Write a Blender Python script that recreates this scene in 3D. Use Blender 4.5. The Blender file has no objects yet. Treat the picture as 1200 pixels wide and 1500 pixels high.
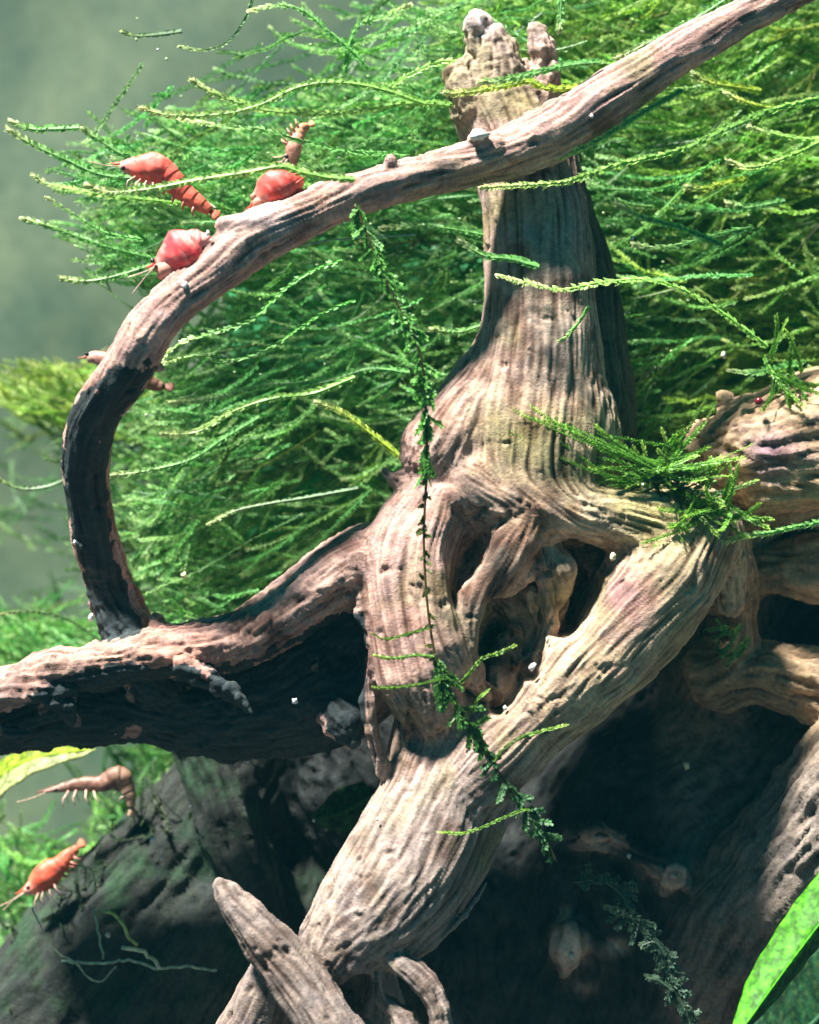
import bpy, math, random
import numpy as np
from mathutils import Vector, Matrix

random.seed(7)
rng = np.random.default_rng(11)
S = bpy.context.scene
COLL = S.collection

# ------------------------------------------------------------------ camera
D = 26.0
cam_d = bpy.data.cameras.new('camera')
cam = bpy.data.objects.new('camera', cam_d)
COLL.objects.link(cam)
cam.location = (6.0, -D, 7.5)
cam.rotation_euler = (math.radians(90), 0, 0)
cam_d.sensor_fit = 'VERTICAL'
cam_d.sensor_height = 24
cam_d.lens = 12.0 * D / 7.5
cam_d.clip_end = 300
cam_d.dof.use_dof = True
cam_d.dof.focus_distance = D - 0.7
cam_d.dof.aperture_fstop = 0.11
S.camera = cam

# ------------------------------------------------------------------ light
world = bpy.data.worlds.new('World')
S.world = world
world.use_nodes = True
bg = world.node_tree.nodes['Background']
bg.inputs[0].default_value = (0.0, 0.40, 0.62, 1)
bg.inputs[1].default_value = 0.085
sun_d = bpy.data.lights.new('tank_light', 'SUN')
sun_d.energy = 5.0
sun_d.angle = math.radians(7)
sun_d.color = (1.0, 0.96, 0.90)
sun = bpy.data.objects.new('tank_light', sun_d)
COLL.objects.link(sun)
SUNV = Vector((-0.36, -0.24, 0.90)).normalized()
sun.rotation_euler = (-SUNV).to_track_quat('-Z', 'Y').to_euler()
sun.location = (4, -4, 22)
S.view_settings.view_transform = 'Standard'
S.view_settings.look = 'None'
S.view_settings.exposure = 1.9
S.view_settings.gamma = 1
S.render.engine = 'CYCLES'
S.cycles.max_bounces = 6
S.cycles.diffuse_bounces = 3
S.cycles.transparent_max_bounces = 4
S.cycles.use_denoising = True


HAZE = 0.0003


# ------------------------------------------------------------------ helpers
def at(px, py, Y=0.0):
    """a point Y behind the focus plane, seen at photo pixel px, py (1200 x 1500)"""
    s = (D + Y) / D
    return np.array([6 + (px - 600) / 100 * s, Y, 7.5 + (750 - py) / 100 * s])


def to_px(P):
    s = D / (D + P[:, 1])
    return 600 + (P[:, 0] - 6) * 100 * s, 750 - (P[:, 2] - 7.5) * 100 * s


def tag(o, label=None, cat=None, group=None, kind=None):
    if label: o['label'] = label
    if cat: o['category'] = cat
    if group: o['group'] = group
    if kind: o['kind'] = kind
    return o


def empty(name, loc):
    o = bpy.data.objects.new(name, None)
    o.empty_display_size = 0.2
    COLL.objects.link(o)
    o.location = loc
    return o


def mesh_obj(name, V, F, mat, parent=None, col=None, fib=None, smooth=True, normals=None, origin=None):
    """V (n,3), F (m,k) or list of such arrays in world space"""
    Fs = F if isinstance(F, list) and len(F) and isinstance(F[0], np.ndarray) else [F]
    Fs = [np.asarray(f, dtype=np.int32) for f in Fs if len(f)]
    me = bpy.data.meshes.new(name)
    V = np.asarray(V, dtype=np.float32)
    if parent is not None:
        org = np.array(parent_world(parent))
    else:
        org = np.array(origin) if origin is not None else np.array([V[:, 0].mean(), V[:, 1].mean(), V[:, 2].min()])
    Vl = (V - org).astype(np.float32)
    me.vertices.add(len(V)); me.vertices.foreach_set('co', Vl.ravel())
    loops = np.concatenate([f.ravel() for f in Fs])
    tot = np.concatenate([np.full(len(f), f.shape[1], np.int32) for f in Fs])
    start = np.concatenate([[0], np.cumsum(tot)[:-1]]).astype(np.int32)
    me.loops.add(len(loops)); me.loops.foreach_set('vertex_index', loops)
    me.polygons.add(len(tot)); me.polygons.foreach_set('loop_start', start)
    try: me.polygons.foreach_set('loop_total', tot)
    except Exception: pass
    me.polygons.foreach_set('use_smooth', np.full(len(tot), smooth))
    me.update(calc_edges=True)
    if col is not None:
        a = me.attributes.new('Col', 'FLOAT_COLOR', 'POINT')
        c = np.ones((len(V), 4), np.float32); c[:, :3] = col
        a.data.foreach_set('color', c.ravel())
    if fib is not None:
        a = me.attributes.new('fib', 'FLOAT', 'POINT')
        a.data.foreach_set('value', np.asarray(fib, np.float32))
    if normals is not None:
        me.normals_split_custom_set_from_vertices([tuple(n) for n in normals.tolist()])
    me.materials.append(mat)
    o = bpy.data.objects.new(name, me)
    COLL.objects.link(o)
    if parent is not None: o.parent = parent
    else: o.location = org
    return o


def parent_world(p):
    v = Vector((0, 0, 0))
    while p is not None:
        v += p.location; p = p.parent
    return v


class MB:
    """collects shapes into one mesh"""
    def __init__(s): s.V = []; s.F4 = []; s.F3 = []; s.n = 0; s.C = []
    def add(s, V, F4=None, F3=None, c=(1, 1, 1)):
        V = np.asarray(V, float)
        if F4 is not None and len(F4): s.F4.append(np.asarray(F4) + s.n)
        if F3 is not None and len(F3): s.F3.append(np.asarray(F3) + s.n)
        s.V.append(V)
        cc = np.empty((len(V), 3)); cc[:] = c
        s.C.append(cc); s.n += len(V)
    def tube(s, P, R, sides=6, c=(1, 1, 1), flat=(1, 1)):
        P = np.asarray(P, float); n = len(P)
        R = np.broadcast_to(np.asarray(R, float), (n,))
        T = np.gradient(P, axis=0); T /= np.linalg.norm(T, axis=1)[:, None] + 1e-9
        ref = np.array([0, 1.0, 0.03])
        A = np.cross(T, ref); A /= np.linalg.norm(A, axis=1)[:, None] + 1e-9
        B = np.cross(T, A)
        th = np.arange(sides) / sides * 2 * np.pi
        ring = (A[:, None] * np.cos(th)[None, :, None] * flat[0] + B[:, None] * np.sin(th)[None, :, None] * flat[1]) * R[:, None, None] + P[:, None]
        V = np.concatenate([ring.reshape(-1, 3), P[:1], P[-1:]])
        i = np.arange(n - 1)[:, None] * sides; j = np.arange(sides)[None]; k = (j + 1) % sides
        F = np.stack([i + j, i + k, i + sides + k, i + sides + j], -1).reshape(-1, 4)
        jj = np.arange(sides); kk = (jj + 1) % sides
        F3 = np.concatenate([np.stack([kk, jj, np.full(sides, n * sides)], 1),
                             np.stack([jj + (n - 1) * sides, kk + (n - 1) * sides, np.full(sides, n * sides + 1)], 1)])
        s.add(V, F, F3, c)
    def blob(s, c0, r, c=(1, 1, 1), seg=10, rings=7, jit=0.0, seed=0):
        rr = np.random.default_rng(seed)
        V = []
        r = np.broadcast_to(np.asarray(r, float), (3,))
        for a in range(1, rings):
            for b in range(seg):
                ph = a / rings * np.pi; th = b / seg * 2 * np.pi
                V.append([np.sin(ph) * np.cos(th), np.sin(ph) * np.sin(th), np.cos(ph)])
        V += [[0, 0, 1], [0, 0, -1]]
        V = np.array(V) * (1 + jit * rr.normal(size=(len(V), 1))) * r + np.asarray(c0)
        F = []; T3 = []
        for a in range(rings - 2):
            for b in range(seg):
                F.append([a * seg + b, (a + 1) * seg + b, (a + 1) * seg + (b + 1) % seg, a * seg + (b + 1) % seg])
        m = (rings - 1) * seg
        for b in range(seg):
            T3.append([m, b, (b + 1) % seg]); T3.append([m + 1, m - seg + (b + 1) % seg, m - seg + b])
        s.add(V, F, T3, c)
    def build(s, name, mat, parent=None, smooth=True):
        F = []
        if s.F4: F.append(np.concatenate(s.F4))
        if s.F3: F.append(np.concatenate(s.F3))
        return mesh_obj(name, np.concatenate(s.V), F, mat, parent, col=np.concatenate(s.C), smooth=smooth)


def spline(P, step=0.2):
    """Catmull-Rom through rows of P (any number of columns), resampled about every step (first three columns)"""
    P = np.asarray(P, float)
    Q = np.concatenate([[2 * P[0] - P[1]], P, [2 * P[-1] - P[-2]]])
    out = []
    for i in range(1, len(Q) - 2):
        L = np.linalg.norm(Q[i + 1][:3] - Q[i][:3]); n = max(1, int(round(L / step)))
        t = (np.arange(n) / n)[:, None]
        a, b, c, d = Q[i - 1], Q[i], Q[i + 1], Q[i + 2]
        out.append(0.5 * (2 * b + (c - a) * t + (2 * a - 5 * b + 4 * c - d) * t ** 2 + (3 * b - a - 3 * c + d) * t ** 3))
    out.append(P[-1:])
    return np.concatenate(out)


RG = [rng.random((48, 48, 48)).astype(np.float32) for _ in range(4)]
def vnoise(P, freq, k=0, off=0.0):
    """value noise, 0..1"""
    q = P * freq + off
    i = np.floor(q).astype(np.int32); f = (q - i).astype(np.float32); f = f * f * (3 - 2 * f)
    i0 = i % 48; i1 = (i + 1) % 48
    G = RG[k]
    x0, y0, z0 = i0.T; x1, y1, z1 = i1.T; fx, fy, fz = f.T
    a = G[x0, y0, z0] * (1 - fx) + G[x1, y0, z0] * fx
    b = G[x0, y1, z0] * (1 - fx) + G[x1, y1, z0] * fx
    c = G[x0, y0, z1] * (1 - fx) + G[x1, y0, z1] * fx
    d = G[x0, y1, z1] * (1 - fx) + G[x1, y1, z1] * fx
    return (a * (1 - fy) + b * fy) * (1 - fz) + (c * (1 - fy) + d * fy) * fz


def fbm(P, freq, octs=3, k=0):
    s = 0; a = 1; t = 0
    for o in range(octs):
        s = s + a * (vnoise(P, freq * 2 ** o, k, 3.7 * o) - 0.5); t += a; a *= 0.55
    return s / t * 2


# ------------------------------------------------------------------ materials
def nodes_of(name):
    m = bpy.data.materials.new(name); m.use_nodes = True
    nt = m.node_tree; b = nt.nodes['Principled BSDF']
    return m, nt, b


def N(nt, typ, **kw):
    n = nt.nodes.new(typ)
    for k, v in kw.items():
        if k in n.inputs: n.inputs[k].default_value = v
        else: setattr(n, k, v)
    return n


def wood_material():
    m, nt, b = nodes_of('waterlogged_wood')
    L = nt.links.new
    col = N(nt, 'ShaderNodeAttribute', attribute_name='Col')
    fib = N(nt, 'ShaderNodeAttribute', attribute_name='fib')
    tc = N(nt, 'ShaderNodeTexCoord')
    n1 = N(nt, 'ShaderNodeTexNoise', Scale=14.0, Detail=6.0, Roughness=0.7)
    n2 = N(nt, 'ShaderNodeTexNoise', Scale=45.0, Detail=3.0, Roughness=0.6)
    n3 = N(nt, 'ShaderNodeTexNoise', Scale=3.2, Detail=4.0, Roughness=0.65)
    for n in (n1, n2, n3): L(tc.outputs['Object'], n.inputs['Vector'])
    r = N(nt, 'ShaderNodeValToRGB')
    r.color_ramp.elements[0].position = 0.12; r.color_ramp.elements[0].color = (0.42, 0.36, 0.33, 1)
    r.color_ramp.elements[1].position = 0.72; r.color_ramp.elements[1].color = (1.25, 1.22, 1.18, 1)
    e = r.color_ramp.elements.new(0.4); e.color = (0.85, 0.81, 0.78, 1)
    L(fib.outputs['Fac'], r.inputs[0])
    mx = N(nt, 'ShaderNodeMix', data_type='RGBA', blend_type='MULTIPLY'); mx.inputs[0].default_value = 1
    L(col.outputs['Color'], mx.inputs[6]); L(r.outputs[0], mx.inputs[7])
    r2 = N(nt, 'ShaderNodeValToRGB')
    r2.color_ramp.elements[0].position = 0.32; r2.color_ramp.elements[0].color = (0.52, 0.49, 0.49, 1)
    r2.color_ramp.elements[1].position = 0.62; r2.color_ramp.elements[1].color = (1.15, 1.15, 1.12, 1)
    L(n1.outputs[0], r2.inputs[0])
    mx2 = N(nt, 'ShaderNodeMix', data_type='RGBA', blend_type='MULTIPLY'); mx2.inputs[0].default_value = 0.75
    L(mx.outputs[2], mx2.inputs[6]); L(r2.outputs[0], mx2.inputs[7])
    r3 = N(nt, 'ShaderNodeValToRGB')
    r3.color_ramp.elements[0].position = 0.35; r3.color_ramp.elements[0].color = (0.72, 0.74, 0.80, 1)
    r3.color_ramp.elements[1].position = 0.65; r3.color_ramp.elements[1].color = (1.1, 1.06, 1.0, 1)
    L(n3.outputs[0], r3.inputs[0])
    mx3 = N(nt, 'ShaderNodeMix', data_type='RGBA', blend_type='MULTIPLY'); mx3.inputs[0].default_value = 1
    L(mx2.outputs[2], mx3.inputs[6]); L(r3.outputs[0], mx3.inputs[7])
    L(mx3.outputs[2], b.inputs['Base Color'])
    b.inputs['Roughness'].default_value = 0.82
    b.inputs['Specular IOR Level'].default_value = 0.25
    ad = N(nt, 'ShaderNodeMath', operation='MULTIPLY_ADD'); ad.inputs[1].default_value = 0.45
    L(n2.outputs[0], ad.inputs[0]); L(n1.outputs[0], ad.inputs[2])
    bp = N(nt, 'ShaderNodeBump', Strength=0.7, Distance=0.035)
    L(ad.outputs[0], bp.inputs['Height']); L(bp.outputs[0], b.inputs['Normal'])
    return m


def leafy_material(name, trans=0.45, rough=0.45, noise=30.0, spec=0.35):
    m, nt, b = nodes_of(name)
    L = nt.links.new
    col = N(nt, 'ShaderNodeAttribute', attribute_name='Col')
    tc = N(nt, 'ShaderNodeTexCoord')
    n1 = N(nt, 'ShaderNodeTexNoise', Scale=noise, Detail=3.0)
    L(tc.outputs['Object'], n1.inputs['Vector'])
    r = N(nt, 'ShaderNodeValToRGB')
    r.color_ramp.elements[0].position = 0.35; r.color_ramp.elements[0].color = (0.55, 0.6, 0.6, 1)
    r.color_ramp.elements[1].position = 0.65; r.color_ramp.elements[1].color = (1.25, 1.2, 1.1, 1)
    L(n1.outputs[0], r.inputs[0])
    mx = N(nt, 'ShaderNodeMix', data_type='RGBA', blend_type='MULTIPLY'); mx.inputs[0].default_value = 1
    L(col.outputs['Color'], mx.inputs[6]); L(r.outputs[0], mx.inputs[7])
    L(mx.outputs[2], b.inputs['Base Color'])
    b.inputs['Roughness'].default_value = rough
    b.inputs['Specular IOR Level'].default_value = spec
    tr = N(nt, 'ShaderNodeBsdfTranslucent')
    L(mx.outputs[2], tr.inputs['Color'])
    ms = N(nt, 'ShaderNodeMixShader'); ms.inputs[0].default_value = trans
    out = nt.nodes['Material Output']
    L(b.outputs[0], ms.inputs[1]); L(tr.outputs[0], ms.inputs[2]); L(ms.outputs[0], out.inputs['Surface'])
    return m


def plain_material(name, rough=0.5, noise=20.0, lo=0.7, bump=0.2, sss=0.0, spec=0.5, trans=0.0):
    m, nt, b = nodes_of(name)
    L = nt.links.new
    col = N(nt, 'ShaderNodeAttribute', attribute_name='Col')
    tc = N(nt, 'ShaderNodeTexCoord')
    n1 = N(nt, 'ShaderNodeTexNoise', Scale=noise, Detail=4.0)
    L(tc.outputs['Object'], n1.inputs['Vector'])
    r = N(nt, 'ShaderNodeValToRGB')
    r.color_ramp.elements[0].position = 0.35; r.color_ramp.elements[0].color = (lo, lo, lo, 1)
    r.color_ramp.elements[1].position = 0.65; r.color_ramp.elements[1].color = (1.1, 1.1, 1.1, 1)
    L(n1.outputs[0], r.inputs[0])
    mx = N(nt, 'ShaderNodeMix', data_type='RGBA', blend_type='MULTIPLY'); mx.inputs[0].default_value = 1
    L(col.outputs['Color'], mx.inputs[6]); L(r.outputs[0], mx.inputs[7])
    L(mx.outputs[2], b.inputs['Base Color'])
    b.inputs['Roughness'].default_value = rough
    b.inputs['Specular IOR Level'].default_value = spec
    b.inputs['Subsurface Weight'].default_value = sss
    b.inputs['Subsurface Radius'].default_value = (0.12, 0.04, 0.03)
    b.inputs['Transmission Weight'].default_value = trans
    bp = N(nt, 'ShaderNodeBump', Strength=bump, Distance=0.03)
    L(n1.outputs[0], bp.inputs['Height']); L(bp.outputs[0], b.inputs['Normal'])
    return m


def wall_material():
    m, nt, b = nodes_of('algae_filmed_glass')
    L = nt.links.new
    tc = N(nt, 'ShaderNodeTexCoord')
    n1 = N(nt, 'ShaderNodeTexNoise', Scale=0.35, Detail=5.0, Roughness=0.6)
    n2 = N(nt, 'ShaderNodeTexNoise', Scale=3.0, Detail=5.0, Roughness=0.7)
    L(tc.outputs['Object'], n1.inputs['Vector']); L(tc.outputs['Object'], n2.inputs['Vector'])
    r = N(nt, 'ShaderNodeValToRGB')
    r.color_ramp.elements[0].position = 0.38; r.color_ramp.elements[0].color = (0.070, 0.130, 0.082, 1)
    r.color_ramp.elements[1].position = 0.62; r.color_ramp.elements[1].color = (0.15, 0.205, 0.115, 1)
    L(n1.outputs[0], r.inputs[0])
    r2 = N(nt, 'ShaderNodeValToRGB')
    r2.color_ramp.elements[0].position = 0.3; r2.color_ramp.elements[0].color = (0.8, 0.83, 0.8, 1)
    r2.color_ramp.elements[1].position = 0.7; r2.color_ramp.elements[1].color = (1.12, 1.1, 1.12, 1)
    L(n2.outputs[0], r2.inputs[0])
    mx = N(nt, 'ShaderNodeMix', data_type='RGBA', blend_type='MULTIPLY'); mx.inputs[0].default_value = 1
    L(r.outputs[0], mx.inputs[6]); L(r2.outputs[0], mx.inputs[7])
    L(mx.outputs[2], b.inputs['Base Color'])
    b.inputs['Roughness'].default_value = 0.7
    return m


M_wood = wood_material()
M_moss = leafy_material('moss_leaf', 0.5, 0.42, 20.0, 0.4)
M_leaf = leafy_material('broad_leaf', 0.45, 0.55, 16.0, 0.25)
M_shrimp = plain_material('shrimp_shell', 0.5, 8.0, 0.72, 0.4, 0.5, 0.35, 0.0)
M_limb = plain_material('shrimp_limb', 0.3, 20.0, 0.8, 0.1, 0.3, 0.5)
M_eye = plain_material('shrimp_eye', 0.15, 20.0, 0.8, 0.0)
M_speck = plain_material('white_grain', 0.35, 25.0, 0.85, 0.1, 0.1)
M_wall = wall_material()
M_floor = plain_material('dark_substrate', 0.9, 6.0, 0.4, 1.0)
M_thread = leafy_material('algae_thread', 0.3, 0.4, 10.0)

# ------------------------------------------------------------------ setting: tank back wall and substrate
def grid_sheet(x0, x1, y0, y1, nx, ny, fn):
    gx, gy = np.meshgrid(np.linspace(x0, x1, nx), np.linspace(y0, y1, ny), indexing='ij')
    V = fn(gx.ravel(), gy.ravel())
    i = np.arange(nx - 1)[:, None] * ny + np.arange(ny - 1)[None]
    return V, np.stack([i, i + ny, i + ny + 1, i + 1], -1).reshape(-1, 4)

V, F = grid_sheet(-34, 46, -7, 25, 60, 40, lambda a, b: np.stack([a, np.full_like(a, 15.0) + 0.15 * np.sin(a * 0.7) * np.cos(b * 0.5), b], 1))
tag(mesh_obj('back_wall', V, F, M_wall), kind='structure')
V, F = grid_sheet(-34, 46, -20, 15.5, 160, 90, lambda a, b: np.stack([a, b, -6.0 + 0.5 * fbm(np.stack([a, b, a * 0], 1), 0.35, 3)], 1))
tag(mesh_obj('substrate', V, F, M_floor, col=np.tile([0.05, 0.05, 0.045], (len(V), 1))), kind='structure')


# ------------------------------------------------------------------ wood, grown as a distance field
def smin(a, b, k):
    h = np.maximum(k - np.abs(a - b), 0) / k
    return np.minimum(a, b) - h * h * k * 0.25


def surface_nets(vol, org, h):
    ins = vol < 0
    nx, ny, nz = vol.shape
    c = np.zeros((nx - 1, ny - 1, nz - 1), np.uint8)
    for dx in (0, 1):
        for dy in (0, 1):
            for dz in (0, 1):
                c += ins[dx:nx - 1 + dx, dy:ny - 1 + dy, dz:nz - 1 + dz]
    act = (c > 0) & (c < 8)
    del c
    ix, iy, iz = np.nonzero(act)
    idx = np.full(act.shape, -1, np.int32); idx[ix, iy, iz] = np.arange(len(ix))
    vals = {}
    for dx in (0, 1):
        for dy in (0, 1):
            for dz in (0, 1):
                vals[(dx, dy, dz)] = vol[ix + dx, iy + dy, iz + dz]
    sm = np.zeros((len(ix), 3)); cnt = np.zeros(len(ix))
    ks = list(vals)
    for p in ks:
        for a in range(3):
            if p[a] == 0:
                q = list(p); q[a] = 1; q = tuple(q)
                va, vb = vals[p], vals[q]
                cr = (va < 0) != (vb < 0)
                t = np.where(cr, va / np.where(cr, va - vb, 1), 0)
                pt = np.tile(np.array(p, float), (len(ix), 1)); pt[:, a] = t
                sm[cr] += pt[cr]; cnt += cr
    V = np.stack([ix, iy, iz], 1) + sm / cnt[:, None]
    V = V * h + org
    F = []
    for a in range(3):
        b, d = (a + 1) % 3, (a + 2) % 3
        s0 = [slice(None)] * 3; s1 = [slice(None)] * 3
        s0[a] = slice(0, -1); s1[a] = slice(1, None)
        A = ins[tuple(s0)]; B = ins[tuple(s1)]
        x = np.stack(np.nonzero(A != B), 1)
        ok = (x[:, b] > 0) & (x[:, d] > 0) & (x[:, b] < vol.shape[b] - 1) & (x[:, d] < vol.shape[d] - 1)
        x = x[ok]
        fl = A[tuple(x.T)]
        def g(ob, od):
            y = x.copy(); y[:, b] += ob; y[:, d] += od
            return idx[tuple(y.T)]
        q = np.stack([g(-1, -1), g(0, -1), g(0, 0), g(-1, 0)], 1)
        q[~fl] = q[~fl][:, ::-1]
        F.append(q)
    F = np.concatenate(F)
    return V, F[(F >= 0).all(1)]


def wood(name, chains, cuts, h, lo, hi, base_at, colour_fn, label, cat='driftwood', lump=0.06, groove=0.005, fine=0.008, late=()):
    """chains: (part, k, ky, [(px,py,Y,r_px) ...]); cuts: ([(px,py,Y,r_px)...], ky, k)"""
    lo = np.array(lo, float); hi = np.array(hi, float)
    n = np.ceil((hi - lo) / h).astype(int) + 1
    vol = np.full(n, 1.0, np.float32)
    ax = [(lo[a] + np.arange(n[a]) * h).astype(np.float32) for a in range(3)]
    segs = []
    def field(pts, ky, margin):
        P = np.array([np.append(at(p[0], p[1], p[2]), p[3] / 100 * (D + p[2]) / D) for p in pts])
        Q = spline(P, 0.22) if len(P) > 1 else np.concatenate([P, P + 1e-4])
        rm = Q[:, 3].max()
        a = Q[:, :3].min(0) - rm * np.array([1, ky, 1]) - margin; b = Q[:, :3].max(0) + rm * np.array([1, ky, 1]) + margin
        i0 = np.clip(np.floor((a - lo) / h).astype(int), 0, n); i1 = np.clip(np.ceil((b - lo) / h).astype(int) + 1, 0, n)
        sl = tuple(slice(i0[k], i1[k]) for k in range(3))
        dist = np.full([max(0, i1[k] - i0[k]) for k in range(3)], 1.0, np.float32)
        if dist.size == 0: return sl, dist, Q
        for u, v in zip(Q[:-1], Q[1:]):
            r = max(u[3], v[3])
            a = np.minimum(u[:3], v[:3]) - r * np.array([1, ky, 1]) - margin
            b = np.maximum(u[:3], v[:3]) + r * np.array([1, ky, 1]) + margin
            j0 = np.clip(np.floor((a - lo) / h).astype(int), i0, i1); j1 = np.clip(np.ceil((b - lo) / h).astype(int) + 1, i0, i1)
            if (j1 <= j0).any(): continue
            X = (ax[0][j0[0]:j1[0]] - u[0])[:, None, None]
            Y = ((ax[1][j0[1]:j1[1]] - u[1]) / ky)[None, :, None].astype(np.float32)
            Z = (ax[2][j0[2]:j1[2]] - u[2])[None, None, :]
            d = (v[:3] - u[:3]).copy(); d[1] /= ky
            dd = float(d @ d) + 1e-9
            t = np.clip((X * np.float32(d[0] / dd) + Y * np.float32(d[1] / dd)) + Z * np.float32(d[2] / dd), 0, 1)
            q = (X - t * np.float32(d[0])) ** 2 + (Y - t * np.float32(d[1])) ** 2 + (Z - t * np.float32(d[2])) ** 2
            q = np.sqrt(q) - (np.float32(u[3]) + t * np.float32(v[3] - u[3]))
            s2 = tuple(slice(j0[k] - i0[k], j1[k] - i0[k]) for k in range(3))
            dist[s2] = smin(dist[s2], q, 0.05)
        return sl, dist, Q
    parts = []
    for part, k, ky, pts in chains:
        if part not in parts: parts.append(part)
        sl, dist, Q = field(pts, ky, 0.35)
        if dist.size == 0: continue
        vol[sl] = smin(vol[sl], dist, k)
        for u, v in zip(Q[:-1], Q[1:]):
            t = (v - u)[:3]; t = t / (np.linalg.norm(t) + 1e-9)
            segs.append([*((u + v)[:3] / 2), *t, (u[3] + v[3]) / 2, ky, parts.index(part)])
    for pts, ky, k in cuts:
        sl, dist, Q = field(pts, ky, 0.3)
        if dist.size: vol[sl] = -smin(-vol[sl], dist, k)
    for part, k, ky, pts in late:
        if part not in parts: parts.append(part)
        sl, dist, Q = field(pts, ky, 0.35)
        vol[sl] = smin(vol[sl], dist, k)
        for u, v in zip(Q[:-1], Q[1:]):
            t = (v - u)[:3]; t = t / (np.linalg.norm(t) + 1e-9)
            segs.append([*((u + v)[:3] / 2), *t, (u[3] + v[3]) / 2, ky, parts.index(part)])
    V, F = surface_nets(vol, lo, h)
    del vol
    segs = np.array(segs, np.float32)
    # direction of the grain and owning part on a coarse lattice of vertices
    ch = 0.12
    key = np.round((V - lo) / ch).astype(np.int64)
    m = np.ceil((hi - lo) / ch).astype(int) + 6
    def flat(kx): return (kx[:, 0] * m[1] + kx[:, 1]) * m[2] + kx[:, 2]
    fk = flat(key)
    fd = np.zeros((m[0] * m[1] * m[2], 3), np.float32); lab = np.zeros(len(fd), np.int8)
    near = []
    for a in (-1, 0, 1):
        for b in (-1, 0, 1):
            for c in (-1, 0, 1):
                near.append(flat(np.clip(key + [a, b, c], 0, m - 1)))
    cells = np.unique(np.concatenate(near)); del near
    cx = np.stack([cells // (m[1] * m[2]), cells // m[2] % m[1], cells % m[2]], 1) * ch + lo
    for s in range(0, len(cells), 6000):
        P = cx[s:s + 6000].astype(np.float32)
        d = P[:, None] - segs[None, :, :3]
        d[..., 1] /= segs[None, :, 7]
        dl = np.sqrt((d ** 2).sum(-1)) - segs[None, :, 6]
        w = np.exp(-np.clip(dl - dl.min(1)[:, None], 0, 5) / 0.10)
        v = (w[..., None] * segs[None, :, 3:6]).sum(1)
        v /= np.linalg.norm(v, axis=1)[:, None] + 1e-6
        fd[cells[s:s + 6000]] = v
        lab[cells[s:s + 6000]] = segs[dl.argmin(1), 8].astype(np.int8)
    def dirs(P):
        kx = np.clip(np.round((P - lo) / ch).astype(np.int64), 0, m - 1)
        return fd[flat(kx)]
    def lic(P, freq, step, cnt, k):
        acc = vnoise(P, freq, k); tot = 1.0
        for sg in (1, -1):
            Q = P.copy(); dprev = dirs(P) * sg
            for i in range(cnt):
                dv = dirs(Q); ok = (np.abs(dv).sum(1) > 0.1)
                dv = np.where(ok[:, None], dv, dprev * sg) * sg
                Q = Q + dv * step; dprev = dv
                w = 1 - (i + 1) / (cnt + 2)
                acc = acc + w * vnoise(Q, freq, k); tot += w
        acc = acc / tot
        return (acc - acc.mean()) / acc.std()
    V0 = V.copy()
    warp = np.stack([fbm(V0, 0.9, 2, i) for i in range(3)], 1) * 0.12
    g1 = lic(V0 + warp, 8.0, 0.12, 8, 0)
    g2 = lic(V0 + warp, 23.0, 0.055, 9, 1)
    rough = fbm(V0, 1.3, 3, 2); pit = np.clip(fbm(V0, 4.5, 3, 3) - 0.36, 0, 1)
    def vnorm(V):
        e1 = V[F[:, 2]] - V[F[:, 0]]; e2 = V[F[:, 3]] - V[F[:, 1]]
        fn = np.cross(e1, e2); nn = np.zeros_like(V)
        for c in range(4):
            for a in range(3): nn[:, a] += np.bincount(F[:, c], fn[:, a], len(V))
        return nn / (np.linalg.norm(nn, axis=1)[:, None] + 1e-12)
    nrm = vnorm(V)
    # thin limbs get less relief
    pxa, pya = to_px(V0)
    amp = np.ones(len(V))
    if name == 'driftwood': # broken, splintery left limb and stump top
        rg = np.clip((540 - pxa) / 60, 0, 1) * np.clip((pya - 800) / 60, 0, 1) * np.clip((1170 - pya) / 40, 0, 1) + np.clip((210 - pya) / 60, 0, 1) * np.clip((pxa - 630) / 20, 0, 1) * np.clip((840 - pxa) / 20, 0, 1) * .7
        rough = rough + rg * (fbm(V0, 3.4, 3, 0) * 1.3 + np.abs(fbm(V0, 7.0, 2, 1)) * 0.9)
    V = V + nrm * (rough * lump + np.clip(g1, -2.2, 1.6) * groove + g2 * fine - pit * 0.14)[:, None] * amp[:, None]
    nrm = vnorm(V)
    fibv = np.clip(0.54 + 0.05 * g1 + 0.20 * g2 - pit * 0.9, 0, 1)
    px, py = to_px(V0)
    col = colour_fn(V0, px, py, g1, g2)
    vl = lab[fk]
    # vote smooth labels on faces
    fl = vl[F[:, 0]]
    root = empty(name, at(*base_at))
    tag(root, label, cat)
    org = np.array(root.location)
    for i, part in enumerate(parts):
        Fi = F[fl == i]
        if not len(Fi): continue
        u, inv = np.unique(Fi, return_inverse=True)
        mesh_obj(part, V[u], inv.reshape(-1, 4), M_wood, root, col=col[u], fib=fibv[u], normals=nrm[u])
    return root, V


def blend(col, px, py, cx, cy, rx, ry, c, s, nz=None):
    d = ((px - cx) / rx) ** 2 + ((py - cy) / ry) ** 2
    if nz is not None: d = d * np.clip(1 + nz, .25, 3)
    w = (np.exp(-d * 1.5) * s)[:, None]
    return col * (1 - w) + np.array(c) * w


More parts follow.
